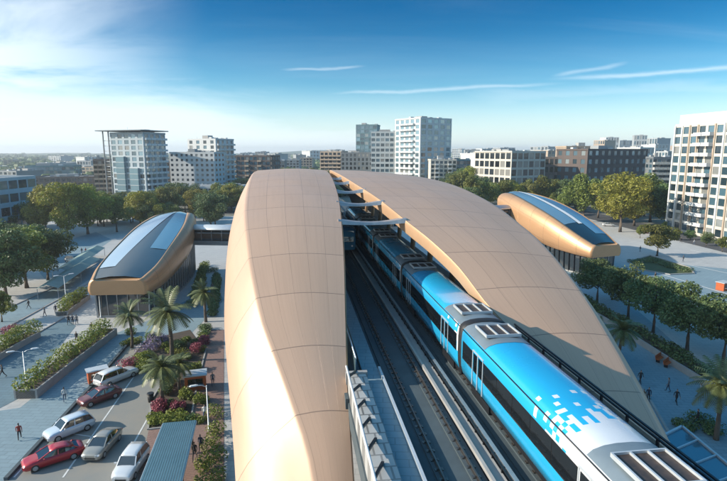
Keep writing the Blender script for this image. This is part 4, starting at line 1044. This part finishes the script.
rt, H, w_ = bldg('apartment_tower', 'tall pale apartment tower with balcony column at the right frame edge', 673, 742, 125, 190, 160, 22, 11, 8, 'cream', 'blue', 'L', 3, pier=.30, span=.28, plant=2, balc=(((3, 4), 8), 1.9, W['white'], (0,)))
for j in (0, 1, 2, 3, 5, 6, 7, 8):
    m = MB(); m.box((-w_/2+j*w_/8 + (.25 if j == 0 else -.25 if j == 8 else 0), -.16, H/2), (.62, .3, H-.01)); m.build('pier', W['tan' if j in (2, 3, 5, 7) else 'white'], rt)
m = MB(); m.box((0, 10, H+2.2), (w_*.96, 18, 3.2)); m.build('penthouse', W['cream'], rt)
# far skyline, hazed
rs = random.Random(21)
far = [(593, 604, 141, 900), (605, 618, 138, 1000), (619, 632, 141, 1100), (633, 646, 136, 950), (646, 656, 139, 900), (560, 575, 147, 1200), (530, 548, 147, 1100), (482, 500, 149, 1000), (500, 515, 148, 1300), (465, 480, 150, 900),
       (255, 266, 152, 1000), (310, 322, 151, 1200), (262, 275, 154, 800), (240, 254, 153, 1100), (72, 92, 167, 520), (0, 22, 170, 520), (-20, 6, 166, 700), (60, 75, 162, 900), (150, 162, 153, 1000), (655, 668, 145, 700), (330, 345, 150, 1400), (452, 462, 149, 1500), (430, 445, 148, 1600), (575, 590, 148, 1500), (675, 700, 146, 1300), (700, 740, 146, 1200), (-8, 14, 171, 420), (14, 32, 168, 480), (36, 50, 163, 640), (76, 90, 161, 560), (84, 98, 157, 900), (2, 20, 160, 900), (48, 60, 156, 1200), (228, 240, 158, 700), (296, 306, 155, 900), (470, 484, 153, 520), (484, 497, 154, 430), (498, 511, 154, 470), (548, 566, 151, 600), (640, 654, 148, 520), (656, 668, 152, 420)]
for i, (a, b, y, D) in enumerate(far):
    bldg('city_block', 'distant hazy block low on the horizon', a, b, y, D, D*rs.uniform(.97, 1.03), 30, rs.choice((4, 5, 6)), rs.choice((4, 5)), rs.choice(('far', 'white', 'tan', 'grey')), 'blue', None, plant=1, group='distant blocks on the skyline', pier=.35)
# far woods and roofs between the town and the horizon, and low hills
m = MB(); rw = random.Random(5)
for _ in range(5200):
    D = 330*math.exp(rw.random()*2.35); px = rw.uniform(-140, 870); p = at_depth(px, D); s = rw.uniform(2.5, 5.5)*(1+D/1800)
    for q in range(3):
        c = Vector((p.x+rw.uniform(-s, s), p.y+rw.uniform(-s, s), rw.uniform(.5, 1)*s)); ring = [[(c.x+cos(2*pi*j/6+q)*s*k*rw.uniform(.8, 1.15), c.y+sin(2*pi*j/6+q)*s*k*rw.uniform(.8, 1.15), c.z+z*s) for j in range(6)] for k, z in ((.75, -.6), (1, 0), (.6, .6))]
        m.loft(ring, smooth=False)
o = m.build('far_woodland', M['leaf_dark']); o['kind'] = 'stuff'; o['label'] = 'distant band of trees between the town blocks and the horizon'; o['category'] = 'woodland'
m = MB(); rows = []
for k, (rr, zf) in enumerate(((3200, 0), (3600, .6), (4200, 1), (5200, .8))):
    rows.append([(rr*sin(a), rr*cos(a), max(-.5, zf*(26+14*sin(a*5)+9*sin(a*13+1)+5*sin(a*31)))) for a in [R(-75)+R(160)*i/120 for i in range(121)]])
m.loft(rows, closed=False); o = m.build('hills', M['leaf_dark']); o['kind'] = 'structure'
# ------------------------------------------------------------------ cars
def car_paint(name, c):
    m, nt, b = newmat(name); b.inputs['Base Color'].default_value = (*c, 1); b.inputs['Roughness'].default_value = .3; b.inputs['Metallic'].default_value = .3
    b.inputs['Coat Weight'].default_value = .8; b.inputs['Coat Roughness'].default_value = .05; return m
M['lamp_w'] = pm('headlamp_glass', (.7, .72, .75), None, 5, .1); M['lamp_r'] = pm('tail_lamp_red', (.45, .02, .02), None, 5, .2)
def car_mesh(kind, Lc=4.9, Wc=1.86):
    """stations from tail to nose: x, half width, sill, belt height, deck (roof/bonnet) height, deck half width"""
    hw = Wc/2
    if kind == 'suv':
        Hn = 1.72; body = [(-.5, .80, .42, .70, .86), (-.485, .90, .34, .95, 1.0), (-.42, .97, .25, 1.02, 1.05), (-.2, 1.0, .22, 1.03, 1.06), (.1, 1.0, .22, 1.02, 1.05), (.22, 1.0, .22, 1.0, 1.06), (.38, .97, .24, .92, .99), (.46, .90, .28, .80, .88), (.495, .78, .36, .62, .72)]
        cab = [(-.475, .84, 1.03, .80), (-.40, .82, 1.62, .74), (-.25, .82, Hn, .76), (.02, .82, Hn-.02, .76), (.10, .84, 1.60, .74), (.24, .90, 1.05, .84)]
    else:
        Hn = 1.44; body = [(-.5, .78, .40, .70, .84), (-.485, .90, .32, .86, .95), (-.42, .98, .24, .96, 1.04), (-.28, 1.01, .20, .95, 1.0), (-.05, 1.0, .20, .94, .97), (.18, 1.0, .20, .92, .98), (.34, .99, .22, .86, .94), (.45, .92, .24, .75, .84), (.495, .74, .32, .58, .68)]
        cab = [(-.45, .86, .99, .78), (-.33, .84, 1.22, .70), (-.18, .82, 1.42, .70), (-.05, .82, Hn+.03, .70), (.06, .82, 1.40, .70), (.27, .90, .95, .84)]
    m = MB(); rings = []
    for x, w_, s, bl, dk in body:
        y = x*Lc; half = [(hw*w_*.90, s), (hw*w_, s+.16), (hw*w_*1.0, (s+bl)/2+.1), (hw*w_*.97, bl), (hw*w_*.80, dk-.01), (hw*w_*.4, dk+.015)]
        rings.append([(a, y, z) for a, z in half]+[(-a, y, z) for a, z in reversed(half)])
    m.loft(rings, smooth=True)
    g = MB(); rg = []
    rr = []
    for x, w_, z, wt in cab:
        y = x*Lc; base = .90 if kind != 'suv' else 1.0
        rg.append([(hw*.86, y, base-.02), (hw*.85, y, min(z, base+.03)), (hw*wt*1.0, y, z-.03), (-hw*wt, y, z-.03), (-hw*.85, y, min(z, base+.03)), (-hw*.86, y, base-.02)])
    g.loft(rg, smooth=False)
    r = MB(); rf = []
    for x, w_, z, wt in cab[1:-1]:
        y = x*Lc; rf.append([(hw*wt*1.02, y, z-.06), (hw*wt*.94, y, z+.0), (hw*wt*.5, y, z+.035), (-hw*wt*.5, y, z+.035), (-hw*wt*.94, y, z), (-hw*wt*1.02, y, z-.06)])
    r.loft(rf, smooth=True)
    # pillars
    base = .9 if kind != 'suv' else 1.0
    for s in (-1, 1):
        for (xa, za, wa), (xb, zb, wb) in (((cab[0][0], base, .86), (cab[1][0], cab[1][2], cab[1][3])), ((cab[-1][0], base, .86), (cab[-2][0], cab[-2][2], cab[-2][3])), ((-.06, base, .87), (-.07, Hn-.05, .72))):
            r.bar((s*hw*wa, xa*Lc, za), (s*hw*wb, xb*Lc, zb-.02), .09, .07)
    return m, g, r, hw
def make_car(kind, color, label, p0, p1, nose_first=True):
    """p0, p1: pixels of the tail and the nose on the ground"""
    a = G(*p0).xy; b = G(*p1).xy; d = b-a; Lc = max(4.5, min(5.3, d.length)); c = (a+b)/2; ang = math.atan2(d.y, d.x)-pi/2
    root = empty('parked_car', (c.x, c.y, .035), ang, label, 'car', 'cars in the car park')
    m, g, r, hw = car_mesh(kind, Lc); pnt = car_paint('car_paint', color)
    body = m.build('car_body', pnt, root); g.build('window_glass', M['glass_dark'], root); r.build('roof', pnt, root)
    for s in (-1, 1):
        for y in (-.30*Lc, .31*Lc):
            t = MB(); t.tube([(s*(hw-.24), y, .34), (s*(hw-.20), y, .34), (s*(hw-.02), y, .34), (s*(hw+.01), y, .34)], [.30, .345, .345, .30], 20); wh = t.build('wheel', M['black'], root)
            t = MB(); t.tube([(s*(hw), y, .34), (s*(hw+.025), y, .34)], [.22, .20], 14)
            t.build('rim', M['steel'], wh)
        t = MB(); t.loft([[(s*hw*.5, .492*Lc, .62), (s*hw*.86, .468*Lc, .66), (s*hw*.86, .455*Lc, .76), (s*hw*.5, .478*Lc, .74)], [(s*hw*.5, .502*Lc, .60), (s*hw*.88, .478*Lc, .64), (s*hw*.88, .462*Lc, .75), (s*hw*.5, .487*Lc, .725)]], smooth=False); t.build('headlight', M['lamp_w'], root)
        t = MB(); t.box((s*hw*.72, -.492*Lc, .78), (hw*.34, .05, .14)); t.build('tail_light', M['lamp_r'], root)
        t = MB(); t.box((s*(hw+.10), .17*Lc, 1.0 if kind != 'suv' else 1.12), (.2, .10, .14)); t.build('mirror', pnt, root)
    t = MB(); t.box((0, .497*Lc, .46), (hw*1.0, .05, .12)); t.build('grille', M['black'], root)
    t = MB(); t.box((0, -.5*Lc, .62), (.5, .03, .12)); t.build('number_plate', M['white'], root)
    return root
make_car('suv', (.62, .62, .61), 'white car at the far end of the car park row beside the pink bush', (97, 389), (136, 373))
make_car('sedan', (.15, .03, .028), 'dark maroon car second from the far end of the car park row', (119, 394), (80, 408))
make_car('suv', (.55, .62, .68), 'pale blue white car behind the red car in the car park', (92, 425), (46, 443))
make_car('sedan', (.42, .012, .02), 'bright red car nearest the lower left corner of the car park', (84, 452), (22, 472))
make_car('sedan', (.30, .29, .26), 'grey beige car alone on the inner side of the bay line', (115, 436), (90, 464))
make_car('suv', (.68, .68, .68), 'white car partly below the frame beside the slatted shelter', (141, 457), (122, 484))

for i, (x, y, col, dx) in enumerate(((560, 219, (.5, .5, .5), 9), (574, 220, (.12, .12, .13), 9), (604, 226, (.5, .5, .5), 9), (640, 233, (.25, .03, .03), 9), (484, 216, (.3, .31, .33), 8), (70, 262, (.3, .3, .3), 8), (44, 246, (.5, .5, .5), 8))):
    r = make_car('suv' if i % 2 else 'sedan', col, ['far white car in the street behind the right pavilion peak', 'far dark car in the street behind the right pavilion peak', 'far white car in the street behind the pavilion tip', 'far red car in the street left of the pale tower', 'far grey car behind the right canopy', 'far grey car on the left plaza', 'far white car beside the sunlit trees'][i], (x, y), (x+dx, y+.5)); r['group'] = 'cars far behind the pavilions'
# ------------------------------------------------------------------ people
cloth = {k: pm('cloth_'+k, v, None, 4, .85) for k, v in dict(black=(.02, .02, .024), navy=(.03, .045, .08), grey=(.14, .14, .15), white=(.6, .6, .58), red=(.30, .04, .03), denim=(.06, .09, .15), brown=(.12, .08, .05)).items()}
skin = pm('skin', (.36, .22, .15), None, 5, .55); hairm = pm('hair', (.02, .015, .012), None, 5, .6)
def make_person(shirt, trouser, stride, seed):
    rn = random.Random(seed); V = []; E = []; RAD = []
    def a(p, r, par=None):
        V.append(p); RAD.append(r); i = len(V)-1
        if par is not None: E.append((par, i))
        return i
    pel = a((0, 0, .94), (.16, .12)); wa = a((0, .0, 1.10), (.145, .10), pel); ch = a((0, -.01, 1.32), (.175, .115), wa); nb = a((0, 0, 1.46), (.075, .07), ch); nk = a((0, .01, 1.52), (.055, .055), nb)
    hd = a((0, .02, 1.60), (.082, .095), nk); ht = a((0, .01, 1.70), (.078, .092), hd); a((0, .0, 1.76), (.045, .05), ht); a((0, .125, 1.615), (.018, .02), hd)
    for s in (-1, 1):
        f = stride*s
        hp = a((s*.09, 0, .90), (.09, .09), pel); kn = a((s*.10, .22*f+.03, .50), (.058, .06), hp); an = a((s*.10, .42*f-.05*(f < 0), .09+.04*(f < 0)), (.04, .042), kn); a((s*.105, .42*f+.17, .045), (.04, .032), an)
        sh = a((s*.20, -.01, 1.40), (.062, .06), ch); el = a((s*.245, -.10*f-.02, 1.12), (.042, .042), sh); wr = a((s*.25, -.22*f+.08, .90), (.028, .03), el); pm_ = a((s*.25, -.25*f+.11, .82), (.034, .018), wr)
        for q in range(4):
            dx = (q-1.5)*.017; L = (.075, .085, .08, .062)[q]
            f1 = a((s*.25+dx, -.25*f+.12, .775), (.009, .009), pm_); a((s*.25+dx, -.25*f+.125+.012, .775-L*.55), (.008, .008), f1)
        t1 = a((s*.25-.03*s, -.25*f+.14, .82), (.010, .010), pm_); a((s*.25-.045*s, -.25*f+.155, .79), (.009, .009), t1)
    me = bpy.data.meshes.new('person'); me.from_pydata(V, E, []); o = bpy.data.objects.new('person', me); COL.objects.link(o)
    md = o.modifiers.new('skin', 'SKIN'); sd = me.skin_vertices[0].data
    for i, r in enumerate(RAD): sd[i].radius = r
    sd[0].use_root = True
    su = o.modifiers.new('sub', 'SUBSURF'); su.levels = 1; su.render_levels = 1
    dg = bpy.context.evaluated_depsgraph_get(); nm = bpy.data.meshes.new_from_object(o.evaluated_get(dg))
    o.modifiers.clear(); o.data = nm; nm.name = 'person'; nm.materials.clear()
    for m in (cloth[shirt], cloth[trouser], skin, hairm, M['black']): nm.materials.append(m)
    for p in nm.polygons:
        c = p.center; p.use_smooth = True
        if c.z > 1.47: p.material_index = 3 if (c.z > 1.68 or (c.y < -.01 and c.z > 1.52)) else 2
        elif abs(c.x) > .19 and c.z < .93: p.material_index = 2
        elif c.z > .96 or (abs(c.x) > .2): p.material_index = 0
        elif c.z > .09: p.material_index = 1
        else: p.material_index = 4
    return o
pers = [make_person('black', 'black', .9, 1), make_person('navy', 'black', .25, 2), make_person('white', 'denim', .8, 3), make_person('grey', 'navy', .5, 4), make_person('red', 'black', .7, 5), make_person('brown', 'grey', .15, 6)]
ppl = [(29, 309, 0, 1.6, 'person in dark clothes walking on the pale pavement at the left edge'), (56, 314, 1, .5, 'person in navy top walking beside the short bright hedge'), (45, 317, 3, 2.5, 'small person in grey left of the navy clad walker on the left road'),
       (69, 325, 0, .1, 'person in black, left of the three walking together before the left pavilion'), (73, 325, 1, .2, 'person in navy, middle of the three before the left pavilion'), (77, 325, 3, .1, 'person in grey top, right of the three before the left pavilion'),
       (77, 343, 0, 3.0, 'lone person in black beside the long hedge planter'), (3, 378, 0, 2.2, 'person in black at the left frame edge below the planter'), (213, 386, 3, 3.3, 'person in grey standing on the brick path near the orange kiosk'), (65, 402, 2, .4, 'person in white top on the strip left of the maroon car'),
       (201, 452, 1, 2.8, 'person in navy on the brick path left of a companion'), (195, 460, 0, 3.1, 'person in black on the brick path beside the shelter'), (82, 254, 0, 1.0, 'person in black, left of a pair far across the left plaza'), (86, 254, 4, 1.1, 'person in red top, right of a pair far across the left plaza'),
       (20, 440, 4, .4, 'person in orange red standing at the ramp end left of the red car'), (213, 292, 3, 3.1, 'person in grey beneath the left footbridge'),
       (553, 272, 0, .4, 'person in black, left of three along the dark wall of the right pavilion'), (560, 276, 1, .3, 'person in navy, middle of three along the dark wall of the right pavilion'), (566, 279, 3, .2, 'person in grey, right of three along the dark wall of the right pavilion'),
       (640, 384, 0, 3.0, 'person in black walking on the shaded path beyond the canopy foot'), (648, 402, 1, 2.6, 'person in navy on the shaded path, right of a pair'), (643, 404, 5, 2.4, 'person in brown on the shaded path, left of a pair'), (624, 376, 3, .2, 'person in grey beside the palm at the canopy foot'),
       (697, 425, 0, 1.2, 'person in black seated height beside the lower right palm'), (688, 293, 0, 2.0, 'person in black on the right plaza, left of a taller walker'), (686, 288, 5, .9, 'person in brown behind the walker in black on the right plaza'), (674, 288, 1, 2.0, 'person in navy alone left on the right plaza'), (718, 304, 0, .3, 'person in black beside the orange box at the right edge'), (683, 262, 3, .3, 'person in grey behind the oval bed on the right plaza'), (642, 268, 1, 1.2, 'person in navy at the end of the oval bed'), (681, 243, 0, .4, 'person in black on the sunlit strip before the pale tower'), (694, 245, 2, .4, 'person in white on the sunlit strip before the pale tower'), (716, 246, 4, .4, 'person in red at the door of the pale tower'),
       (664, 300, 1, 1.0, 'person in navy behind the second street tree'), (700, 306, 3, 2.2, 'person in grey on the shaded plaza behind the street trees'), (706, 307, 2, 2.0, 'person in white on the shaded plaza behind the street trees'), (668, 392, 3, .8, 'person in grey walking alone below the orange benches'), (676, 404, 0, 2.9, 'person in black walking alone farther below the orange benches'), (700, 398, 2, 1.2, 'person in white top beside the long planter at right'),
       (655, 280, 5, .2, 'person in brown between the oval bed and the street trees'), (640, 252, 3, .3, 'person in grey near the small tree on the right plaza'), (34, 330, 2, .6, 'person in white top on the left road between the planters'), (92, 333, 5, .6, 'person in brown on the pavement below the left pavilion'), (58, 272, 1, .4, 'person in navy beside the far awning on the left plaza'), (205, 420, 2, 3.2, 'person in white top on the brick path by the lamp post')]
used = set()
for px, py, k, rz, lab in ppl:
    p = G(px, py); o = pers[k]
    if k in used: o = o.copy(); COL.objects.link(o)
    used.add(k); o.location = (p.x, p.y, .04); o.rotation_euler = (0, 0, rz); tag(o, lab.replace(' seated height', ''), 'person', 'people walking around the station')

# ------------------------------------------------------------------ street furniture
def lamp(px, py, h, label, arms=2, rz=0.3):
    p = G(px, py); root = empty('street_lamp', (p.x, p.y, .02), rz, label, 'lamp', 'street lamps')
    m = MB(); m.tube([(0, 0, 0), (0, 0, .3), (0, 0, .32), (0, 0, h)], [.13, .13, .075, .05], 10); m.build('pole', M['pale_steel'], root)
    for s in ((-1, 1) if arms == 2 else (1,)):
        m = MB(); m.tube([(0, 0, h-.15), (s*.5, 0, h+.1), (s*1.0, 0, h+.15)], .04, 6); m.build('arm', M['pale_steel'], root)
        m = MB(); m.loft([[(s*(.8+x), y*k, h+.15+z*k) for y, z in ((-.16, 0), (.16, 0), (.1, .1), (-.1, .1))] for x, k in ((0, .6), (.2, 1), (.7, 1), (.85, .5))], smooth=False); m.build('lamp_head', M['white'], root)
lamp(27, 388, 4.6, 'pale double headed street lamp at the end of the long hedge planter'); lamp(67, 308, 6.0, 'pale double headed street lamp near the short bright hedge', 2, .6)
lamp(209, 432, 5.0, 'slim dark lamp post on the brick path', 1, 3.4); lamp(101, 318, 5, 'slim lamp post in front of the glazed base of the left pavilion', 1, 1.0)
lamp(716, 425, 4.2, 'pale lamp post between the lower right palms', 1, 2.0); lamp(573, 271, 4.5, 'pale lamp post by the dark wall of the right pavilion', 2, .4); lamp(556, 264, 4.5, 'pale lamp post farther along the dark wall of the right pavilion', 2, .4)
org = pm('orange_paint', (.46, .10, .025), None, 1.5, .45)
def kiosk(px, py, label, sz, rz):
    p = G(px, py); root = empty('kiosk', (p.x, p.y, .04), rz, label, 'kiosk'); L, D, H = sz
    m = MB(); m.box((0, 0, H*.5), (L, D, H)); m.build('body', org, root)
    m = MB(); m.box((0, 0, H+.06), (L*1.12, D*1.15, .12)); m.build('roof', org if L < 2.2 else M['pale_steel'], root)
    m = MB(); m.box((0, -D/2-.02, H*.62), (L*.7, .04, H*.4)); m.build('hatch', M['glass_dark'], root)
    m = MB(); m.box((0, -D/2-.2, H*.4), (L*.8, .4, .06)); m.build('counter', M['steel'], root)
kiosk(98, 381, 'orange box kiosk behind the white car in the car park', (2.2, 1.3, 1.5), .5); kiosk(196, 388, 'orange kiosk with pale roof in the flower bed by the brick path', (2.4, 1.7, 1.8), .15); kiosk(723, 290, 'orange box kiosk at the right frame edge on the shaded plaza', (2.4, 1.6, 1.6), .3)
def bench(px, py, rz, label):
    p = G(px, py); root = empty('bench', (p.x, p.y, .04), rz, label, 'bench')
    m = MB(); m.box((0, 0, .45), (2.2, .5, .07)); m.build('seat', org, root)
    m = MB(); m.box((0, .26, .72), (2.2, .06, .4), rx=-.15); m.build('backrest', org, root)
    for s in (-1, 1): m = MB(); m.box((s*.85, 0, .207), (.1, .46, .41)); m.build('leg', M['dark_steel'], root)
bench(660, 361, .6, 'orange brown bench on the shaded path, left of two'); bench(668, 366, .6, 'orange brown bench on the shaded path, right of two')
p = G(151, 402); root = empty('litter_bin', (p.x, p.y, .04), 0, 'small black litter bin standing at the edge of the car park', 'bin')
m = MB(); m.tube([(0, 0, 0), (0, 0, .9)], [.3, .36], 12); m.build('bin_body', M['black'], root); m = MB(); m.tube([(0, 0, .95), (0, 0, 1.05)], [.4, .36], 12); m.build('lid', M['dark_steel'], root)
m = MB(); m.bar((0, 0, .86), (0, .01, .98), .1); m.build('lid_post', M['dark_steel'], root)
# slatted shelter beside the car park
slat = pm('shelter_slats', (.10, .20, .25), (.075, .155, .195), .8, .4, .2)
qs = [G(x, y, 3.0) for x, y in ((133, 500), (163, 424), (196, 421), (177, 500))]
c = sum(qs, Vector())/4; root = empty('parking_shelter', (c.x, c.y, .03), 0, 'blue grey slatted shelter roof beside the brick path', 'shelter')
q = [v-c for v in qs]
NSL = 16
for i in range(NSL):
    t0, t1 = i/NSL, (i+.86)/NSL
    a0, a1 = q[0].lerp(q[3], t0), q[0].lerp(q[3], t1); b0, b1 = q[1].lerp(q[2], t0), q[1].lerp(q[2], t1)
    m = MB(); m.prism([tuple(a0.xy), tuple(a1.xy), tuple(b1.xy), tuple(b0.xy)], 2.98, 3.06); m.build('roof_slat', slat, root)
for t in (.02, .42, .98):
    m = MB(); m.bar(Vector((*q[0].lerp(q[1], t).xy, 2.88)), Vector((*q[3].lerp(q[2], t).xy, 2.88)), .18, .16); m.build('cross_rail', M['dark_steel'], root)
for a, b in ((0, 1), (3, 2)):
    m = MB(); m.bar(Vector((*q[a].xy, 2.9)), Vector((*q[b].xy, 2.9)), .12, .22); m.build('edge_rail', M['pale_steel'], root)
for u, t in ((.12, .42), (.88, .42), (.12, .96), (.88, .96), (.12, .05), (.88, .05)):
    e = q[0].lerp(q[1], t).lerp(q[3].lerp(q[2], t), u); m = MB(); m.box((e.x, e.y, 1.41), (.14, .14, 2.8)); m.build('post', M['dark_steel'], root)
# glass entrance roof low right, beside the deck
qs = [G(x, y, 3.6) for x, y in ((664, 436), (682, 427), (770, 500), (715, 520))]; c = sum(qs, Vector())/4
root = empty('entrance_roof', (c.x, c.y, .03), 0, 'low framed glass entrance roof in shade at the lower right', 'canopy'); q = [v-c for v in qs]
m = MB(); m.prism([tuple(v.xy) for v in q], 3.50, 3.56); m.build('glass_panel', M['glass_blue'], root)
for a, b in ((0, 1), (1, 2), (2, 3), (3, 0)): m = MB(); m.bar(Vector((*q[a].xy, 3.6)), Vector((*q[b].xy, 3.6)), .2, .24); m.build('frame', M['pale_steel'], root)
for t in (.22, .45, .7):
    m = MB(); m.bar(Vector((*q[0].lerp(q[3], t).xy, 3.62)), Vector((*q[1].lerp(q[2], t).xy, 3.62)), .12, .14); m.build('glazing_bar', M['pale_steel'], root)
for v in q: m = MB(); m.box((v.x*.94, v.y*.94, 1.75), (.2, .2, 3.48)); m.build('post', M['dark_steel'], root)
# low ramp wall and awnings at far left
for (a, b, h_, lab) in (((48, 300), (92, 268), 2.6, 'pale green fabric awning over market stalls on the left plaza'), ((62, 282), (98, 256), 2.6, 'grey fabric awning behind the green one on the left plaza')):
    A, B = G(*a).xy, G(*b).xy; c = (A+B)/2; d = B-A; root = empty('awning', (c.x, c.y, .02), math.atan2(d.y, d.x), lab, 'awning', 'fabric awnings on the left plaza'); L = d.length
    m = MB(); m.loft([[(x, -2, h_-.5+.1), (x, 0, h_+.35), (x, 2, h_-.4)] for x in [lerp(-L/2, L/2, i/8) for i in range(9)]], closed=False, smooth=False); m.build('roof_sheet', pm('awning_cloth', (.22, .30, .27), None, .6, .7), root)
    for x in (-L/2+.3, 0, L/2-.3):
        for y in (-1.8, 1.8): m = MB(); m.box((x, y, (h_-.42)/2), (.09, .09, h_-.42)); m.build('post', M['steel'], root)
hm = bpy.data.materials.new('thin_haze'); hm.use_nodes = True; nt = hm.node_tree; nt.nodes.remove(nt.nodes['Principled BSDF'])
pv_ = N(nt, 'ShaderNodeVolumePrincipled'); pv_.inputs['Density'].default_value = .00022; pv_.inputs['Color'].default_value = (.86, .93, 1, 1); pv_.inputs['Anisotropy'].default_value = .3
nt.links.new(pv_.outputs[0], nt.nodes['Material Output'].inputs['Volume'])
m = MB(); m.box((0, 2400, 35), (6400, 5200, 74)); o = m.build('haze', hm); o['kind'] = 'stuff'
sc.render.engine = 'CYCLES'
